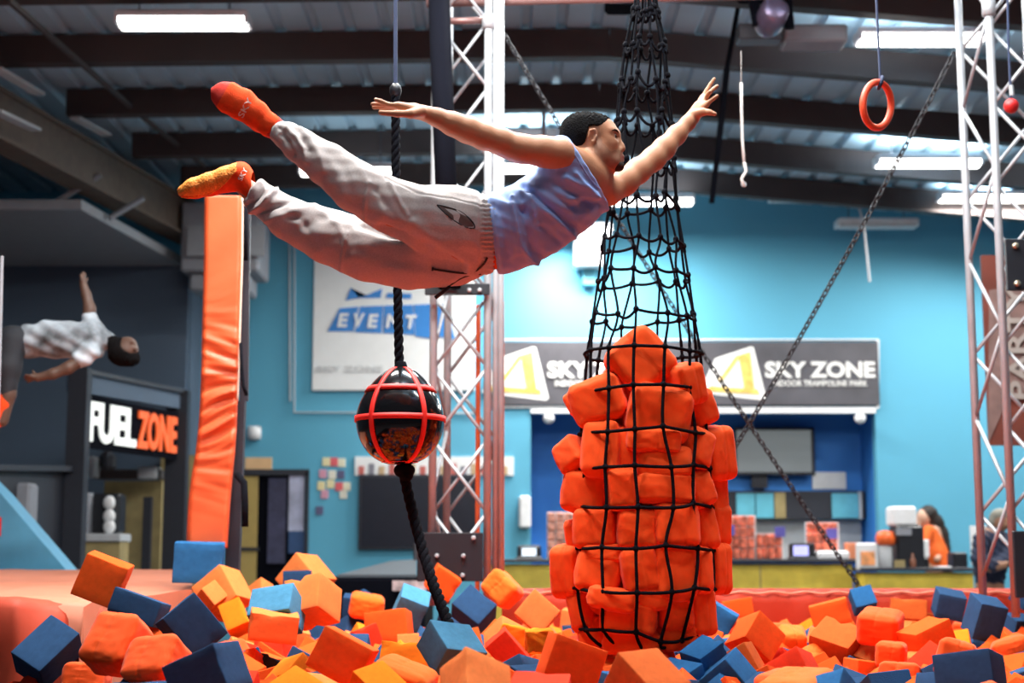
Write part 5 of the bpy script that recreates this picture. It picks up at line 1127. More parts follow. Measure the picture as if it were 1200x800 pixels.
def relax(V, Fq, it=2, lam=.5):
    for _ in range(it):
        A = np.zeros_like(V); C = np.zeros(len(V))
        for k in range(4):
            a, b_ = Fq[:, k], Fq[:, (k + 1) % 4]; np.add.at(A, a, V[b_]); np.add.at(C, a, 1); np.add.at(A, b_, V[a]); np.add.at(C, b_, 1)
        V = V * (1 - lam) + lam * A / np.maximum(C, 1)[:, None]
    return V
def polyd(Q, poly):
    best = np.full(len(Q), 1e9)
    for (x0, y0), (x1, y1) in zip(poly[:-1], poly[1:]):
        d = np.array((x1 - x0, y1 - y0), float); r = Q - np.array((x0, y0)); t = np.clip((r @ d) / (d @ d), 0, 1); best = np.minimum(best, np.linalg.norm(r - t[:, None] * d, axis=1))
    return best
def creases(V, Fq, lst, gain=1.2):                 # cloth folds: (polyline, width, height), sizes in photo pixels near the body
    N = vnormals(V, Fq); Q = proj(V); view = np.array([0, 0, CZ]) - V; view /= np.linalg.norm(view, axis=1, keepdims=True)
    w = np.clip(((N * view).sum(1) + .1) / .4, 0, 1); D = np.zeros(len(V))
    for poly, wd, amp in lst: D += gain * amp * np.exp(-(polyd(Q, poly) / wd) ** 2)
    return V + N * (D * w * .0031)[:, None]
def skin_mesh(name, V, Fq, m, parent=None, base=None, mi=None):
    mb = MB(); mb.v = [tuple(p) for p in V]; mb.f = [tuple(int(i) for i in q) for q in Fq]; mb.mi = [0] * len(mb.f) if mi is None else list(mi)
    return mb.build(name, m, parent, base, smooth=True)

# ---- the flying man -------------------------------------------------------------------------------------------------
Y0 = 5.6; SP = S(Y0) * 1.01
def B(px, py, dy=0.0): return P(px, py, Y0 + dy)
R_ = lambda r: r * SP
M_skin = mat('tan_skin', (.44, .20, .108), .5, var=.07, vs=14, bump=.08, bs=120, spec=.35)
M_lip = mat('lip_skin', (.34, .12, .09), .45, var=.05)
M_hair = mat('black_hair', (.006, .0055, .006), .9, bump=1, bs=160, spec=.08)
M_beard = mat('dark_beard', (.035, .02, .015), .9, bump=.8, bs=260)
M_stub = mat('shaved_stubble_skin', (.33, .15, .085), .6, var=.12, vs=40)
M_tank = mat('light_blue_jersey', (.27, .40, .76), .7, bump=.12, bs=350, sheen=.1, var=.04, spec=.25)
M_tankin = mat('jersey_edge', (.07, .11, .27), .7)
M_pants = mat('grey_marl_sweat_cloth', (.47, .43, .425), .9, bump=.35, bs=380, sheen=.15, var=.10, vs=160, spec=.15)
M_sock = mat('orange_red_sock', (.86, .075, .015), .85, bump=.3, bs=300, var=.08, vs=60, spec=.15)
M_grip = mat('yellow_orange_sock_sole', (.95, .30, .03), .7, bump=.7, bs=110, var=.2, vs=70)

LO, HI = P(232, 360, Y0 - .40), P(850, 80, Y0 + .62); lo = np.minimum(LO, HI) - .03; hi = np.maximum(LO, HI) + .03
fb = Field((B(225, 300)[0], Y0 - .42, B(560, 350)[2] - .02), (B(850, 100, .5)[0] + .04, Y0 + .60, B(830, 80, .5)[2] + .03), .0045)
LAT = np.array((.16, .88, -.34)); LAT /= np.linalg.norm(LAT)          # body's right-to-left axis
# trunk
T = [(560, 276, .02, .140, .098), (600, 267, .03, .135, .094), (630, 252, .04, .138, .092), (656, 234, .04, .142, .090), (682, 212, .03, .138, .074)]
for a, b_ in zip(T[:-1], T[1:]): fb.ec(B(*a[:3]), B(*b_[:3]), (a[3], a[4]), (b_[3], b_[4]), LAT, .05)
fb.rc(B(655, 182, -.125), B(690, 205, -.0), R_(20), R_(20), .05); fb.rc(B(712, 222, .15), B(690, 208, .03), R_(18), R_(19), .05)
# legs inside the trousers
for pts in ([(545, 268, -.06, 38), (457, 240, -.11, 24), (418, 219, -.12, 20), (352, 170, -.10, 14), (322, 150, -.10, 11)], [(535, 292, .09, 36), (440, 298, .11, 25), (385, 280, .12, 21), (310, 236, .14, 14), (283, 216, .14, 11)]):
    for a, b_ in zip(pts[:-1], pts[1:]): fb.rc(B(*a[:3]), B(*b_[:3]), R_(a[3]), R_(b_[3]), .03)
# neck
fb.rc(B(688, 203, .03), B(694, 172, .03), R_(19), R_(18), .03); fb.rc(B(706, 214, .05), B(706, 184, .03), R_(11), R_(13), .03)
fb.rc(B(668, 187, -.03), B(690, 196, .02), R_(13), R_(14), .04)
# near arm, swept back
def limb(pts, k=.018):
    for a, b_ in zip(pts[:-1], pts[1:]): fb.rc(B(*a[:3]), B(*b_[:3]), R_(a[3]), R_(b_[3]), k)
limb([(654, 180, -.135, 18.5), (634, 177, -.155, 17), (612, 174, -.17, 15.5), (585, 165, -.19, 14.5), (566, 159, -.205, 14.2), (548, 152, -.22, 14.6), (530, 145, -.235, 12.8), (512, 137.5, -.25, 9.6), (502, 134, -.257, 8.6)], .022)
fb.el(B(566, 166, -.20), (R_(9), R_(9), R_(7)), None, .02)
fb.el(B(610, 178, -.17), (R_(22), R_(11), R_(9)), None, .03)
# hand (back of the hand up, fingers trailing)
Hd = -.262
fb.rc(B(500, 133.5, Hd), B(486, 130.5, Hd - .004), R_(8.2), R_(8.6), .012)
for (x0, y0, d0, x1, y1, d1, r0, r1) in ((486, 129, -.285, 466, 123.5, -.297, 6.2, 4.6), (486, 128, -.265, 466, 123.5, -.27, 6.2, 4.6), (486, 128, -.245, 467, 124.5, -.245, 6, 4.4), (487, 129, -.228, 468, 126, -.222, 5.4, 4)): fb.rc(B(x0, y0, d0), B(x1, y1, d1), R_(r0), R_(r1), .012)
FING = [([(466, 123.5, -.297), (455, 122.5, -.303), (447, 119, -.306), (440.5, 116.8, -.308)], 3.0), ([(466, 123.5, -.27), (453, 123, -.272), (444, 122, -.274), (436.5, 122, -.274)], 3.05), ([(467, 124.5, -.245), (455, 125, -.243), (446, 125.2, -.243), (438, 125.8, -.243)], 2.95), ([(468, 126, -.222), (459, 127, -.216), (452, 128, -.213), (446, 129.3, -.212)], 2.6)]
for pts, r in FING:
    for i, (a, b_) in enumerate(zip(pts[:-1], pts[1:])): fb.rc(B(*a), B(*b_), R_(r * (1 - .06 * i)), R_(r * (1 - .06 * (i + 1))), .004)
for i, (a, b_) in enumerate((((494, 131, -.29, 6.6), (482, 133.5, -.315, 5.4)), ((482, 133.5, -.315, 4.8), (466, 133.3, -.325, 4.0)), ((466, 133.3, -.325, 3.9), (446, 132, -.325, 3.0)))): fb.rc(B(*a[:3]), B(*b_[:3]), R_(a[3]), R_(b_[3]), .008)
fb.el(B(495, 127.5, -.272), (R_(5), R_(5), R_(4)), None, .01)
# far arm, reaching forward
limb([(714, 223, .165, 17.5), (732, 213, .20, 16), (748, 200, .24, 14.8), (766, 186, .285, 14.2), (778, 174, .315, 13.6), (793, 158, .355, 11.6), (806, 144, .385, 8.8), (811, 138.5, .395, 8.4)], .022)
fb.el(B(712, 226, .12), (R_(12), .05, R_(13)), None, .03)
D_ = .40
fb.rc(B(812, 137, D_), B(820, 126, D_ + .01), R_(9), R_(9.2), .012)
for (x0, y0, d0, x1, y1, d1) in ((818, 126, .435, 823.5, 114, .455), (820, 125, .42, 825.5, 115, .435), (822, 126, .40, 826.5, 117, .405), (822, 128, .385, 828.5, 121.5, .38)): fb.rc(B(x0, y0, d0), B(x1, y1, d1), R_(5.6), R_(4.2), .010)
FAR = [([(823.5, 114, .455), (828, 106, .465), (832.5, 99, .47), (836.8, 92.8, .472)], 3.0), ([(825.5, 115, .435), (831, 109, .443), (836, 104.5, .447), (840.4, 100.8, .447)], 3.0), ([(826.5, 117, .405), (829, 112, .39), (831, 109, .375), (832, 107.5, .36)], 3.0), ([(828.5, 121.5, .38), (833, 118, .372), (837, 115, .366), (840.5, 112.3, .362)], 2.75)]
for pts, r in FAR:
    for i, (a, b_) in enumerate(zip(pts[:-1], pts[1:])): fb.rc(B(*a), B(*b_), R_(r * (1 - .05 * i)), R_(r * (1 - .05 * (i + 1))), .004)
for a, b_ in (((815, 134, .38, 6.4), (824, 131, .355, 5)), ((824, 131, .355, 4.4), (831, 131.5, .34, 3.6)), ((831, 131.5, .34, 3.5), (837.5, 133.5, .335, 2.8))): fb.rc(B(*a[:3]), B(*b_[:3]), R_(a[3]), R_(b_[3]), .008)
# head, local axes: x towards the face, y to his left, z up
Hc = B(691, 160, .03); yaw = math.radians(-5); RH = rotz(yaw)
def H(x, y, z): return Hc + RH @ np.array((x, y, z))
def hel(c, r, k=.02, mode='u', R=None): fb.el(H(*c), r, RH if R is None else RH @ R, k, mode)
def hrc(a, b_, r0, r1, k=.012, mode='u'): fb.rc(H(*a), H(*b_), r0, r1, k, mode)
hel((-.012, 0, -.006), (.088, .072, .076)); hel((.045, 0, .018), (.058, .06, .055), .03); hel((.06, 0, -.04), (.050, .052, .068), .03)
for s_ in (-1, 1):
    hrc((.028, s_ * .050, -.062), (.088, s_ * .022, -.104), .020, .019, .03)
    hel((.072, s_ * .034, -.038), (.024, .014, .022), .035); hrc((.100, s_ * .006, .008), (.083, s_ * .042, .010), .0115, .011, .018)
    hel((.113, s_ * .0125, -.055), (.0115, .008, .009), .008)
    hel((.098, s_ * .030, -.010), (.014, .016, .010), .012, 's')
hel((.090, 0, -.100), (.026, .030, .026), .025); hel((.104, 0, -.110), (.016, .018, .013), .015)
hel((.094, 0, -.075), (.026, .03, .028), .02)
hrc((.101, 0, -.002), (.119, 0, -.036), .0095, .009, .014); hrc((.119, 0, -.036), (.1245, 0, -.049), .0095, .0105, .008)
for s_ in (-1, 1):
    hrc((.1225, 0, -.0805), (.102, s_ * .022, -.0870), .0070, .004, .006); hrc((.1205, 0, -.0945), (.102, s_ * .021, -.0900), .0074, .004, .006)
    hrc((.103, s_ * .018, -.0045), (.090, s_ * .044, -.008), .0042, .0042, .004); hrc((.101, s_ * .018, -.016), (.090, s_ * .043, -.016), .0035, .0035, .004)
    RE = rotz(s_ * .35) @ roty(.18)
    hel((.014, s_ * .074, -.022), (.020, .0085, .033), .006, 'u', RE); hel((.018, s_ * .0835, -.018), (.011, .008, .020), .004, 's', RE); hel((.024, s_ * .076, -.026), (.005, .006, .008), .004, 'u')
    hrc((.004, s_ * .079, .002), (.022, s_ * .079, .006), .0045, .004, .005); hrc((-.001, s_ * .079, -.024), (.004, s_ * .079, .002), .0042, .0045, .005)
hrc((.122, .0, -.0875), (.104, -.021, -.0885), .0022, .0016, .002, 's'); hrc((.122, .0, -.0875), (.104, .021, -.0885), .0022, .0016, .002, 's')
hel((.012, -.05, -.09), (.04, .02, .03), .03); 
Vb, Fb = fb.mesh(); Vb = relax(Vb, Fb, 1, .35)
ctr = Vb[Fb].mean(1); loc = (ctr - Hc) @ RH
lip = (np.abs(loc[:, 2] + .0875) < .0125) & (loc[:, 0] > .098) & (np.abs(loc[:, 1]) < .023) & (loc[:, 0] + np.abs(loc[:, 1]) * .9 > .113)
stub = (loc[:, 0] > .02) & (loc[:, 0] < .135) & (np.abs(loc[:, 1]) < .09) & (loc[:, 2] > -.14) & (loc[:, 2] < np.interp(loc[:, 0], [.02, .035, .05, .08, .1, .13], [.04, .03, -.045, -.075, -.065, -.062])) & (loc[:, 2] > np.interp(loc[:, 0], [.02, .05, .1], [-.085, -.115, -.14]))
mi = np.zeros(len(Fb), int); mi[stub] = 2; mi[lip] = 1
man_base = B(600, 345)
man = skin_mesh('person', Vb, Fb, [M_skin, M_lip, M_stub], None, man_base, mi)
tag(man, 'man in light blue tank top and grey sweatpants flying stretched out over the foam pit', 'person')
# eyes, brows, hair, beard
def hmesh(lo_, hi_, h): 
    c = [H(x, y, z) for x in (lo_[0], hi_[0]) for y in (lo_[1], hi_[1]) for z in (lo_[2], hi_[2])]; return Field(np.min(c, 0), np.max(c, 0), h)
def push_out(p):
    d = RH @ np.array((1., (-1 if ((p - Hc) @ RH)[1] < 0 else 1) * .9, .1)); d /= np.linalg.norm(d); p = np.array(p) - d * .03
    for _ in range(120):
        if fb.val(p) > -.0005: break
        p = p + d * .0008
    return p
M_eye = mat('eye_white', (.75, .72, .68), .25); M_iris = mat('dark_iris', (.02, .012, .008), .2)
for s_ in (-1, 1):
    MB().sphere(H(.0895, s_ * .030, -.0105), .0118, 10).build('eye', M_eye, man, smooth=True)
    mb = MB(); mb.sphere(H(.0960, s_ * .0325, -.0105), .0066, 8); mb.build('iris', M_iris, man, smooth=True)
    q_ = [H(.100, s_ * .016, .0065), H(.098, s_ * .027, .0105), H(.090, s_ * .042, .0105), H(.080, s_ * .052, .0045)]; q_ = [push_out(p) for p in q_]; MB().tube(q_, [.0020, .0036, .0034, .0014], 8).build('eyebrow', M_hair, man, smooth=True)
fh = hmesh((-.13, -.1, -.10), (.10, .1, .125), .0035)
fh.el(H(-.016, 0, -.002), (.093, .0785, .083), RH, 0); fh.el(H(.030, 0, .026), (.060, .062, .054), RH, .03); fh.el(H(-.04, 0, .02), (.065, .07, .064), RH, .03)
gx = np.meshgrid(*[fh.lo[i] + fh.h * np.arange(fh.n[i]) for i in range(3)], indexing='ij'); G3 = (np.stack(gx, -1) - Hc) @ RH
hl = np.interp(G3[..., 0], [-.12, -.06, -.03, -.012, .0, .022, .034, .048, .058, .068, .075, .1], [-.078, -.074, -.055, -.035, .022, .026, .022, .030, .040, .052, .066, .09])
fh.d = np.maximum(fh.d, ((hl - G3[..., 2]) * .8).astype(np.float32))
top_fac = np.clip((G3[..., 2] - .02) / .05, 0, 1)
nz = np.sin(G3[..., 0] * 290 + 3 * np.sin(G3[..., 1] * 210)) * np.sin(G3[..., 1] * 270 + 2 * np.sin(G3[..., 2] * 190)) * np.sin(G3[..., 2] * 250 + 1)
fh.d = (fh.d - (.0035 * top_fac + .0035 * nz * (.25 + top_fac))).astype(np.float32)
Vh, Fh = fh.mesh(); skin_mesh('hair', Vh, Fh, M_hair, man)
fg = hmesh((.06, -.04, -.15), (.14, .04, -.06), .0025)
fg.el(H(.1055, 0, -.1165), (.0235, .0300, .0205), RH, 0); fg.rc(H(.116, 0, -.103), H(.111, 0, -.114), .007, .014, .01)
for s_ in (-1, 1): fg.rc(H(.117, s_ * .004, -.067), H(.106, s_ * .019, -.074), .0035, .003, .004); fg.rc(H(.106, s_ * .019, -.074), H(.103, s_ * .02, -.098), .0026, .003, .004); fg.rc(H(.103, s_ * .02, -.098), H(.104, s_ * .012, -.112), .003, .006, .006)
Vg, Fg = fg.mesh(); Vg = Vg + vnormals(Vg, Fg) * (.0012 * np.sin(Vg[:, 0] * 900) * np.sin(Vg[:, 2] * 1100 + Vg[:, 1] * 700))[:, None]; skin_mesh('beard', Vg, Fg, M_beard, man)

# tank top
ft = Field((B(560, 300)[0] - .05, Y0 - .32, B(600, 335)[2] - .03), (B(735, 200, .2)[0] + .03, Y0 + .40, B(680, 150)[2] + .05), .005)
TT = [(562, 279, .02, .165, .135), (590, 272, .025, .162, .130), (616, 263, .03, .160, .124), (640, 247, .035, .164, .124), (664, 230, .035, .172, .116), (690, 212, .03, .165, .098)]
for a, b_ in zip(TT[:-1], TT[1:]): ft.ec(B(*a[:3]), B(*b_[:3]), (a[3], a[4]), (b_[3], b_[4]), LAT, .05)
ft.rc(B(656, 181, -.115), B(680, 195, -.03), R_(22), R_(21), .05); ft.rc(B(704, 226, .13), B(690, 208, .03), R_(20), R_(20), .05)
SH = (Vb, Fb)
n2 = lambda x0, y0, x1, y1: np.array((-(y1 - y0), 0, -(x1 - x0)), float)
def cut(fld, x0, y0, x1, y1, dy=0, tilt=0.0, k=.004):  # keep what lies left of the line from (x0,y0) to (x1,y1)
    p = B((x0 + x1) / 2, (y0 + y1) / 2, dy); d = B(x1, y1, dy) - B(x0, y0, dy); nrm = np.cross(d, np.array((0, 1, 0)) + 0 * d); nrm = nrm / np.linalg.norm(nrm)
    if nrm[0] < 0: nrm = -nrm
    fld.plane(p, nrm + np.array((0, tilt, 0)), k)
ft.rc(B(645, 170, -.18), B(598, 164, -.21), R_(20), R_(29), .006, 's')
ft.rc(B(728, 222, .20), B(748, 205, .30), R_(23), R_(25), .006, 's')
cut(ft, 665, 166, 704, 223, .0, -.1)
# hem
ft.plane(B(575, 275), (B(560, 279) - B(600, 271)) + np.array((0, 0, 0)), .004)
Vt, Ft = ft.mesh(); Vt = relax(Vt, Ft, 2, .5)
FOLDS = [([(612, 218), (640, 240), (668, 262), (690, 283)], 4.5, -4.2), ([(612, 222), (645, 250), (672, 275)], 4, 2.6), ([(600, 232), (604, 255), (608, 285), (622, 302), (642, 316)], 3.4, 4.2), ([(612, 236), (616, 262), (624, 288), (640, 305)], 5, -3.0),
         ([(622, 228), (624, 250), (630, 262)], 3.2, 3.0), ([(630, 262), (648, 276), (656, 284)], 4, -2.2), ([(580, 240), (590, 262), (596, 300)], 5, -2.4), ([(576, 246), (583, 280), (588, 312)], 4, 2.0), ([(652, 216), (672, 226), (692, 240)], 5, -2.4), ([(664, 208), (680, 217), (700, 232)], 4, 2.4),
         ([(674, 203), (686, 216), (697, 226)], 3, 2.2), ([(675, 243), (700, 236)], 5, -2.6), ([(672, 232), (698, 230)], 4, 2.0), ([(676, 258), (690, 246)], 6, 2.0), ([(590, 228), (612, 246), (630, 258)], 4, -2.4), ([(620, 300), (650, 290), (676, 268)], 5, 2.2), ([(600, 308), (632, 296)], 5, -2.0), ([(640, 222), (655, 232), (676, 246)], 4, -1.6), ([(575, 234), (600, 242), (616, 236)], 4, 2.2)]
Vt = creases(Vt, Ft, FOLDS, 1.7); nt_ = vnormals(Vt, Ft); Vt = Vt + nt_ * (.0016 * np.sin(Vt[:, 0] * 60 + Vt[:, 2] * 95) * np.sin(Vt[:, 2] * 70 - Vt[:, 1] * 50))[:, None]
Vt = relax(Vt, Ft, 1, .4)
tank = skin_mesh('tank_top', Vt, Ft, M_tank, man)
def surf(fld, x, y, off=0.0, t0=-.5, t1=.6):
    a, b_ = B(x, y, t0), B(x, y, t1); n = 260; prev = None
    for i in range(n + 1):
        p = a + (b_ - a) * i / n
        if fld.val(p) < 0: return p - (b_ - a) / np.linalg.norm(b_ - a) * off
    return None
def line_on(flds, pts, off, steps=10):
    C = pcr([(x, y, 0) for x, y in pts], steps * len(pts)); o = []
    for x, y, _ in C:
        c = [surf(f, x, y, off) for f in (flds if isinstance(flds, list) else [flds])]; c = [p for p in c if p is not None]
        if c: o.append(min(c, key=lambda p: p[1]))
    return o
for pts, r in (([(664.5, 167), (675, 184), (690, 208), (702, 221)], .0042), ([(667, 171), (661, 182), (650, 189), (636, 193), (618, 196)], .0038)):
    o = line_on(ft, pts, .0)
    if len(o) > 3: MB().tube(o, r, 7).build('edge_binding', M_tank if r > .004 else M_tankin, tank, smooth=True)

# sweatpants
fp = Field((B(262, 220, .2)[0] - .05, Y0 - .33, B(500, 350)[2] - .06), (B(592, 280)[0] + .05, Y0 + .36, B(340, 138)[2] + .04), .005)
NL = [(327, 154, -.10, 13.6), (338, 160, -.10, 16.5), (352, 171, -.105, 20), (384, 193, -.115, 25), (418, 219, -.125, 29.5), (457, 241, -.12, 32), (497, 255, -.105, 36), (540, 266, -.075, 42)]
FL_ = [(284, 217, .14, 17), (296, 224, .14, 18.5), (312, 237, .14, 20), (340, 257, .135, 26), (385, 277, .125, 33), (430, 292, .115, 38), (480, 299, .10, 41), (530, 294, .08, 42)]
for L_ in (NL, FL_):
    for a, b_ in zip(L_[:-1], L_[1:]): fp.rc(B(*a[:3]), B(*b_[:3]), R_(a[3]), R_(b_[3]), .012)
fp.ec(B(515, 274, .01), B(560, 277, .015), (.165, .118), (.165, .120), LAT, .06); fp.ec(B(560, 277, .015), B(583, 279, .02), (.160, .120), (.152, .116), LAT, .03)
cf = lambda p, q, d: (B(*p, d) - B(*q, d))
fp.plane(B(322, 151, -.10), cf((310, 143), (340, 162), -.10), .003)
fp.plane(B(281, 214, .14), cf((270, 206), (300, 228), .14), .003)
fp.plane(B(583, 279), cf((600, 281), (560, 277), 0), .003)
# seat rounding
fp.el(B(525, 243, -.02), (R_(40), .12, R_(24)), None, .05)
Vp, Fp = fp.mesh(); Vp = relax(Vp, Fp, 2, .5)
PF = [([(433, 214), (428, 236), (427, 262)], 1.7, 1.3), ([(407, 272), (402, 296), (398, 322)], 1.7, 1.2), ([(446, 268), (480, 282), (512, 300), (540, 312)], 6, -5.0), ([(452, 250), (486, 262), (520, 290), (548, 306)], 7, 3.0), ([(420, 262), (445, 272), (470, 276)], 5, -3.2),
      ([(330, 158), (338, 166), (344, 182)], 2.6, -2.8), ([(336, 150), (347, 160), (356, 174), (360, 190)], 2.8, 2.6), ([(344, 148), (352, 157), (362, 176)], 3, -2.2), ([(352, 150), (362, 160), (374, 180), (380, 200)], 4, 1.8), ([(328, 150), (333, 157)], 2, -1.5),
      ([(290, 240), (300, 235), (310, 222), (316, 214)], 2.4, -3.6), ([(296, 246), (306, 240), (320, 226), (326, 220)], 2.6, 3.4), ([(300, 252), (318, 245), (340, 235), (358, 233)], 2.8, -3.2), ([(312, 258), (335, 250), (368, 241)], 4, 2.2), ([(289, 236), (292, 246), (300, 252)], 3, 3.0), ([(306, 214), (314, 222), (312, 236)], 3, 1.8),
      ([(456, 214), (470, 240), (478, 252)], 2.6, 2.0), ([(440, 222), (458, 248), (470, 262)], 4, -1.8), ([(452, 208), (490, 226), (530, 232), (568, 242)], 1.2, -1.0), ([(500, 222), (530, 226), (560, 232)], 4, -1.2), ([(520, 330), (545, 318), (570, 322)], 6, 1.8), ([(500, 285), (530, 300), (560, 300)], 8, -2.2), ([(360, 262), (392, 252), (420, 256)], 6, -2.2), ([(372, 244), (396, 262), (404, 280)], 4, 1.6), ([(330, 246), (352, 258), (372, 290)], 5, -1.4),
      ([(388, 180), (404, 200), (410, 230)], 6, -1.5), ([(400, 176), (424, 200), (430, 214)], 5, 1.4), ([(416, 300), (450, 312), (500, 322)], 9, 1.6), ([(440, 300), (480, 306), (520, 316)], 7, -1.5)]
Vp = creases(Vp, Fp, PF); Np = vnormals(Vp, Fp)
Qp = proj(Vp); wb = np.clip((Qp[:, 0] - 563) / 5, 0, 1) * (np.abs(Qp[:, 1] - 280) < 60)
Vp = Vp - Np * (wb * .0035 * (1 + np.sin(Qp[:, 1] * 1.15 + .6 * np.sin(Qp[:, 0])))) [:, None] - Np * (.004 * np.exp(-((Qp[:, 0] - 563) / 2.0) ** 2))[:, None]
Vp = Vp + Np * (.0018 * np.sin(Vp[:, 0] * 45 + Vp[:, 2] * 80) * np.sin(Vp[:, 2] * 55 - Vp[:, 0] * 38 + Vp[:, 1] * 30))[:, None]
pants = skin_mesh('sweatpants', Vp, Fp, M_pants, man)
o = line_on(fp, [(512, 240), (522, 242), (540, 248), (553, 259), (556, 267), (546, 266), (532, 258), (520, 248), (512, 240)], .002)
MB().tube(o, .0024, 6).build('pocket_zip', M_black, pants, smooth=True)
c_ = surf(fp, 537, 255, .003); mb = MB(); up_ = [(513, 240.5), (522, 242), (532, 245), (540, 248.5), (548, 254), (553, 259.5), (555.5, 266)]; dn_ = [(513, 241.5), (520, 248), (527, 253.5), (533, 258.5), (540, 263), (547, 266), (555, 267)]
rows = [[surf(fp, x0 + (x1 - x0) * q, y0 + (y1 - y0) * q, .0025) for q in np.linspace(0, 1, 7)] for (x0, y0), (x1, y1) in zip(up_, dn_)]; grid_sheet(mb, rows); mb.build('pocket_lining', mat('brown_pocket_lining', (.10, .06, .055), .8), pants, smooth=True)
for pts in ([(571, 302), (567, 309), (558, 317), (545, 320), (525, 318), (506, 315)], [(564, 321), (552, 322), (540, 326), (528, 334), (518, 343), (510, 349)]):
    o = line_on([fp, ft], pts, .006)
    C = pcr([(x, y, 0) for x, y in pts], 40)
    if pts[-1][1] > 340:
        last = o[-1]; o = [p for p in o if proj(p)[1] < 338]; o += [P(x_, y_, o[-1][1] - .01) for x_, y_ in ((527, 336), (518, 343), (510, 349))]
    MB().tube(o, .0042, 8).build('drawstring', M_black, pants, smooth=True)
    MB().tube(o[-3:] if len(o[-1:]) else o, .0072, 10).build('drawstring_tip', M_black, pants, smooth=True)
fu = Field(B(560, 330, -.3) - .02, B(606, 225, .3) + .02, .006)
fu.ec(B(560, 279, .015), B(600, 270, .03), (.150, .118), (.148, .114), LAT, .0); fu.plane(B(572, 279), B(560, 279) - B(580, 279), 0); fu.plane(B(596, 272), B(600, 271) - B(580, 275), 0)
Vu, Fu = fu.mesh(); skin_mesh('undershorts', relax(Vu, Fu, 1), Fu, mat('orange_undershorts', (.80, .10, .02), .8), man)
# socks
fs = Field(B(240, 165, -.3) - .02, B(335, 92, .05) + .02, .004)
for a, b_, k in (((328, 154, -.10, 12.5), (316, 147, -.10, 13), .01), ((316, 147, -.10, 13), (300, 134, -.10, 15.5), .02), ((300, 134, -.10, 15.5), (283, 122, -.105, 18), .02), ((283, 122, -.105, 18), (267, 114, -.11, 17.5), .02), ((267, 114, -.11, 17.5), (257, 110, -.112, 12.5), .02)):
    fs.ec(B(*a[:3]), B(*b_[:3]), (R_(a[3]), R_(a[3]) * .8), (R_(b_[3]), R_(b_[3]) * .72), (.6, .1, -.8), k)
fs.el(B(306, 146, -.06), (R_(13), .03, R_(10)), None, .02)
fs.rc(B(262, 104, -.11), B(251, 108, -.115), R_(7.5), R_(5.5), .015)
Vs, Fs_ = fs.mesh(); Vs = relax(Vs, Fs_, 1)
Qs = proj(Vs[Fs_].mean(1)); band = np.abs((Qs[:, 0] - 286) * .83 + (Qs[:, 1] - 126) * -.0 + (Qs[:, 1] - 126) * .30) < 0
cuff = ((Qs[:, 0] - 318) * .80 + (Qs[:, 1] - 150) * .6) > 0.5
toe = ((Qs[:, 0] - 262) * .85 + (Qs[:, 1] - 112) * .5) < -1
M_sockd = mat('deep_red_sock_band', (.62, .02, .008), .85, bump=.3, bs=300); mi = np.zeros(len(Fs_), int); mi[cuff | toe] = 1
sock1 = skin_mesh('sock', Vs, Fs_, [M_sock, M_sockd], man, None, mi); sock1['label'] = 'orange red sock of the raised foot with pale lettering across it'
def decal(fld, txt, cx_, cy_, ang, hpx, wpx, off=.004, bold=.02):
    vs, fs_ = text_mesh(txt, 1.0, bold, 0, 0.0); a = np.array(vs); lo_, hi_ = a.min(0), a.max(0); a = (a - (lo_ + hi_) / 2)[:, :2] / (hi_ - lo_)[:2] * np.array((wpx, hpx))
    ca, sa = math.cos(ang), math.sin(ang); o = []
    for x, y in a:
        X = cx_ + x * ca + y * sa; Y = cy_ + x * sa - y * ca; p = surf(fld, X, Y, off)
        o.append(p if p is not None else P(X, Y, Y0 - .1))
    return o, fs_
o, f_ = decal(fs, 'SKY', 287.5, 126, math.radians(-61), 7.5, 25); mb = MB(); mb.add(o, f_); mb.build('sock_lettering', mat('pale_pink_print_sock', (.85, .55, .48), .7), sock1)
fs2 = Field(B(200, 240, -.05) - .02, B(300, 182, .3) + .02, .004)
for a, b_, k in (((297, 224, .14, 13.5), (281, 207, .14, 15.5), .01), ((281, 207, .14, 15.5), (266, 210, .14, 14.5), .02), ((266, 210, .14, 14.5), (246, 216, .14, 13), .02), ((246, 216, .14, 13), (228, 220.5, .14, 11.5), .02), ((228, 220.5, .14, 11.5), (218, 224, .14, 8.5), .02)):
    fs2.ec(B(*a[:3]), B(*b_[:3]), (R_(a[3]), R_(a[3]) * 1.15), (R_(b_[3]), R_(b_[3]) * 1.4), (.2, 0, 1), k)
fs2.rc(B(214, 224, .14), B(216, 227, .17), R_(6), R_(5), .012); fs2.el(B(283, 199, .14), (R_(10), .035, R_(9)), None, .015)
Vs, Fs_ = fs2.mesh(); Vs = relax(Vs, Fs_, 1); Qs = proj(Vs[Fs_].mean(1))
xs_ = np.array([205, 225, 240, 255, 265, 272, 280]); yb_ = np.array([229, 230, 228, 222, 214, 206, 196]); sole = (Qs[:, 1] < np.interp(Qs[:, 0], xs_, yb_)) & (Qs[:, 0] < 277)
Ns = vnormals(Vs, Fs_); Qv = proj(Vs); sv = (Qv[:, 1] < np.interp(Qv[:, 0], xs_, yb_) + .5) & (Qv[:, 0] < 277)
Vs = Vs + Ns * (sv * .002 * (np.maximum(0, np.sin(Qv[:, 0] * 1.7) * np.sin(Qv[:, 1] * 1.5))))[:, None]
mi = np.zeros(len(Fs_), int); mi[sole] = 1
sock2 = skin_mesh('sock', Vs, Fs_, [M_sock, M_grip], man, None, mi); sock2['label'] = 'orange red sock of the lower foot with a yellow orange grip sole'
o = line_on(fs2, [(211, 231), (228, 231), (243, 228), (256, 221), (266, 212), (273, 203)], .001); MB().tube(o, .0028, 6).build('sole_edge', M_grip, sock2, smooth=True)
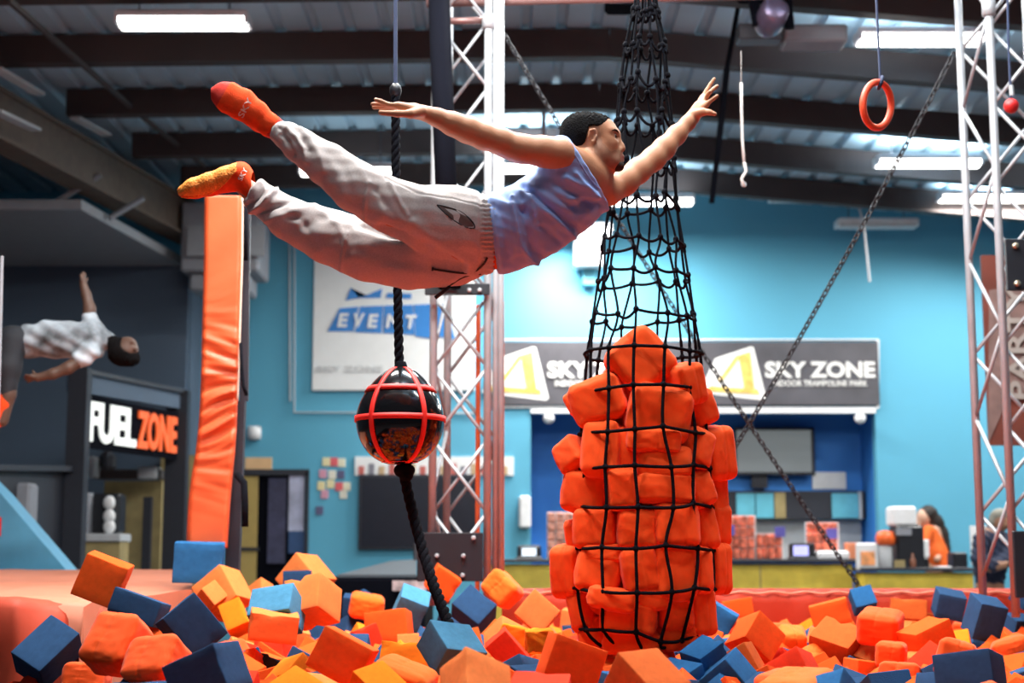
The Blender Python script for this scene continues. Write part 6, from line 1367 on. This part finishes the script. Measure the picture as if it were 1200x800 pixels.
o, f_ = decal(fs2, 'SKY', 284.5, 204, math.radians(-62), 6, 16); mb = MB(); mb.add(o, f_); mb.build('sock_lettering', MATS['pale_pink_print_sock'], sock2)

# ---- people in the background ---------------------------------------------------------------------------------------
M_skin2 = mat('dark_brown_skin', (.09, .045, .03), .55, var=.08); M_skin3 = mat('light_skin', (.62, .36, .25), .5)
def body(pts_list, blobs, h, Yc, lo_px, hi_px, dr=.45):
    a, b_ = P(lo_px[0], lo_px[1], Yc - dr), P(hi_px[0], hi_px[1], Yc + dr); f = Field(np.minimum(a, b_) - .08, np.maximum(a, b_) + .08, h); s = S(Yc) * 1.01
    for pts, k in pts_list:
        for p, q in zip(pts[:-1], pts[1:]): f.rc(P(p[0], p[1], Yc + p[2]), P(q[0], q[1], Yc + q[2]), p[3] * s, q[3] * s, k)
    for c, r, k in blobs: f.el(P(c[0], c[1], Yc + c[2]), np.array(r) * s, None, k)
    return f
# tumbling person, bent backwards in the air
Yf = 11.0
arm_up = [(104, 374, .03, 7.5), (105, 362, .04, 7), (101, 345, .05, 5.5), (98, 335, .05, 4.6)]; arm_dn = [(96, 420, -.12, 8), (80, 431, -.15, 7), (62, 438, -.17, 6), (45, 442, -.18, 4.6)]
def hand_px(x, y, d, dirs, palm, r): 
    L = [([(x, y, d, palm), (x + .35 * dirs[0][0], y + .35 * dirs[0][1], d, palm * .9)], .01)]
    for i, (dx, dy) in enumerate(dirs): L.append(([(x + dx * .3, y + dy * .3, d + (i - 2) * .012, r * 1.2), (x + dx * .65, y + dy * .65, d + (i - 2) * .016, r), (x + dx, y + dy, d + (i - 2) * .016, r * .8)], .004))
    return L
fx = body([(arm_up, .02), (arm_dn, .02), ([(128, 398, 0, 7.5), (138, 406, 0, 7.5)], .02), ([(20, 402, 0, 17), (60, 398, 0, 18), (105, 400, 0, 20)], .05), ([(14, 398, -.08, 15), (9, 430, -.1, 13), (9, 462, -.1, 9), (2, 492, -.1, 8)], .03), ([(12, 398, .1, 14), (2, 425, .12, 12), (-4, 460, .12, 8)], .03)] + hand_px(98, 334, .05, [(-4, -12), (-2, -15), (0, -16), (2, -14), (5, -8)], 4.4, 1.5) + hand_px(44, 442, -.18, [(-14, -3), (-16, 0), (-15, 3), (-12, 6), (-6, -8)], 4.6, 1.6),
          [((146, 410, 0), (16, 14, 15), .02), ((151, 402, -.02), (8, 9, 7), .02), ((154, 400, -.06), (3, 3, 2.5), .01), ((158, 408, -.05), (3, 2.5, 3), .01)], .008, Yf, (-20, 520), (175, 310))
V_, F_ = fx.mesh(); fl = skin_mesh('person', relax(V_, F_, 1), F_, M_skin2, None, P(70, 440, Yf)); tag(fl, 'person in a tie dyed shirt and dark trousers flipping backwards at the far left', 'person')
fx2 = body([([(30, 400, 0, 19.5), (60, 397, 0, 20.5), (104, 400, 0, 23)], .05), ([(108, 384, .03, 13), (106, 374, .03, 10)], .03), ([(104, 412, -.1, 13), (94, 421, -.12, 10.5)], .03), ([(118, 396, 0, 11), (126, 398, 0, 9)], .03)], [], .009, Yf, (5, 445), (150, 350)); fx2.plane(P(27, 400, Yf), P(20, 400, Yf) - P(40, 400, Yf), 0)
M_tie = mat('tie_dye_cloth', (.30, .34, .38), .8, var=.95, vs=5)
V_, F_ = fx2.mesh(); N_ = vnormals(V_, F_); V_ = V_ + N_ * (.006 * np.sin(V_[:, 0] * 35 + V_[:, 2] * 60))[:, None]; skin_mesh('shirt', relax(V_, F_, 1), F_, M_tie, fl)
fx3 = body([([(28, 400, 0, 18), (14, 400, 0, 19)], .03), ([(14, 400, -.08, 17), (9, 430, -.1, 15), (8, 458, -.1, 11)], .04), ([(12, 400, .1, 16), (2, 425, .12, 14), (-4, 458, .12, 11)], .04)], [], .010, Yf, (-30, 475), (45, 370)); V_, F_ = fx3.mesh(); skin_mesh('trousers', V_, F_, mat('dark_trousers', (.012, .014, .02), .8), fl)
fx4 = body([([(8, 452, -.1, 9.5), (4, 474, -.1, 9.5), (-2, 492, -.1, 9)], .02)], [], .008, Yf, (-20, 510), (30, 440)); V_, F_ = fx4.mesh(); skin_mesh('sock', V_, F_, M_sock, fl)
fx5 = body([], [((144, 412, .0), (18, 17, 17), .01), ((132, 403, .0), (9, 11, 10), .02), ((152, 420, 0), (12, 13, 9), .02)], .006, Yf, (120, 440), (172, 385)); fx5.el(P(154, 402, Yf - .07), (.075, .12, .07), None, .01, 's'); V_, F_ = fx5.mesh(); N_ = vnormals(V_, F_); V_ = V_ + N_ * (.006 * np.sin(V_[:, 0] * 220) * np.sin(V_[:, 2] * 240) * np.sin(V_[:, 1] * 200))[:, None]; skin_mesh('hair', V_, F_, M_hair, fl)
# woman behind the low counter
Yw_ = 20.6
fx = body([([(1083, 616, 0, 4), (1083, 609, 0, 4)], .02), ([(1094, 622, 0, 9), (1096, 650, 0, 12), (1100, 672, 0, 13), (1098, 740, 0, 11)], .05), ([(1088, 622, -.16, 5), (1083, 640, -.24, 4.4), (1078, 652, -.4, 3.4), (1074, 656, -.5, 2.6)], .02), ([(1100, 622, .16, 5), (1108, 642, .1, 4.4), (1098, 655, -.2, 3.4)], .02)] + hand_px(1074, 656, -.5, [(-4, 1), (-4.5, 2), (-4, 3), (-3.5, 4), (-1, -3)], 2.4, .9),
          [((1083, 606, 0), (8.5, 8.5, 10.5), .02), ((1076, 608, 0), (2.2, 2.2, 2), .01), ((1078, 613, 0), (4, 5, 4), .015)], .009, Yw_, (1065, 760), (1125, 588), .6); V_, F_ = fx.mesh()
wm = skin_mesh('person', relax(V_, F_, 1), F_, M_skin3, None, P(1096, 690, Yw_)); tag(wm, 'woman with long dark hair in an orange top standing behind the low counter', 'person')
fx = body([([(1092, 624, 0, 10), (1096, 648, 0, 13.5), (1102, 662, 0, 15)], .05), ([(1088, 622, -.16, 6.4), (1082, 641, -.24, 5.6)], .03), ([(1100, 622, .16, 6.4), (1108, 642, .1, 5.6)], .03)], [], .012, Yw_, (1065, 690), (1130, 600), .5); V_, F_ = fx.mesh(); skin_mesh('top', V_, F_, mat('orange_top_cloth', (.88, .14, .015), .8), wm)
fx = body([([(1101, 662, 0, 14), (1100, 740, 0, 13)], .05)], [], .014, Yw_, (1070, 770), (1130, 650), .5); V_, F_ = fx.mesh(); skin_mesh('trousers', V_, F_, MATS['dark_trousers'], wm)
fx = body([([(1089, 602, 0, 9), (1096, 612, .02, 8.5), (1103, 626, .04, 8), (1107, 642, .02, 7)], .04)], [((1087, 601, .02), (9.5, 10, 8.5), .03)], .009, Yw_, (1070, 665), (1125, 585), .5); fx.el(P(1077, 608, Yw_ - .03), (.075, .14, .13), None, .02, 's'); V_, F_ = fx.mesh(); N_ = vnormals(V_, F_); V_ = V_ + N_ * (.008 * np.sin(V_[:, 0] * 110 + V_[:, 1] * 60) * np.sin(V_[:, 2] * 40))[:, None]; skin_mesh('hair', V_, F_, mat('dark_brown_hair', (.02, .013, .01), .6), wm)
# dark clothed person by the right truss
Yd = 17.0
fx = body([([(1168, 622, 0, 5), (1171, 612, 0, 5)], .02), ([(1160, 632, 0, 14), (1160, 665, 0, 16), (1160, 690, 0, 15), (1160, 760, 0, 12)], .05), ([(1150, 632, -.18, 8), (1147, 655, -.26, 7), (1166, 663, -.42, 5.5), (1177, 662, -.44, 4)], .03), ([(1174, 632, .1, 8), (1180, 655, -.1, 7), (1160, 664, -.36, 5.5), (1152, 664, -.4, 4)], .03)] + hand_px(1178, 661, -.44, [(4, -2), (5, -1), (5, 0), (4, 1), (1, -4)], 3.4, 1.2),
          [((1173, 611, -.02), (9.5, 9.5, 11.5), .02), ((1179, 615, -.08), (3, 3, 2.6), .01)], .009, Yd, (1130, 780), (1200, 588), .6); V_, F_ = fx.mesh()
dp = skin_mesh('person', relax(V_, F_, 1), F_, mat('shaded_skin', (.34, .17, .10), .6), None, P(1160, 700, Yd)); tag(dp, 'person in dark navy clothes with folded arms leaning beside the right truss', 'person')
fx = body([([(1161, 634, 0, 15.5), (1160, 665, 0, 17.5), (1160, 676, 0, 17)], .05), ([(1150, 632, -.18, 9.5), (1147, 655, -.26, 8.5), (1164, 662, -.42, 7)], .03), ([(1174, 632, .1, 9.5), (1180, 655, -.1, 8.5), (1162, 664, -.36, 7)], .03), ([(1166, 624, 0, 9), (1158, 628, .05, 10)], .04)], [], .011, Yd, (1128, 700), (1200, 605), .6); V_, F_ = fx.mesh(); N_ = vnormals(V_, F_); V_ = V_ + N_ * (.006 * np.sin(V_[:, 0] * 50 + V_[:, 2] * 70))[:, None]; skin_mesh('hooded_top', V_, F_, mat('navy_sweat_cloth', (.022, .030, .065), .85), dp)
fx = body([([(1160, 676, 0, 16), (1160, 770, 0, 14)], .05)], [], .014, Yd, (1128, 790), (1195, 660), .6); V_, F_ = fx.mesh(); skin_mesh('trousers', V_, F_, mat('grey_trousers', (.08, .075, .09), .85), dp)
fx = body([], [((1172, 604, 0), (11, 11, 8.5), .02), ((1168, 610, .02), (9, 10, 9), .02)], .008, Yd, (1150, 630), (1195, 588), .4); fx.el(P(1178, 616, Yd - .08), (.08, .1, .09), None, .01, 's'); V_, F_ = fx.mesh(); skin_mesh('hair', V_, F_, mat('ash_blond_hair', (.30, .29, .24), .8, bump=.6, bs=60), dp)
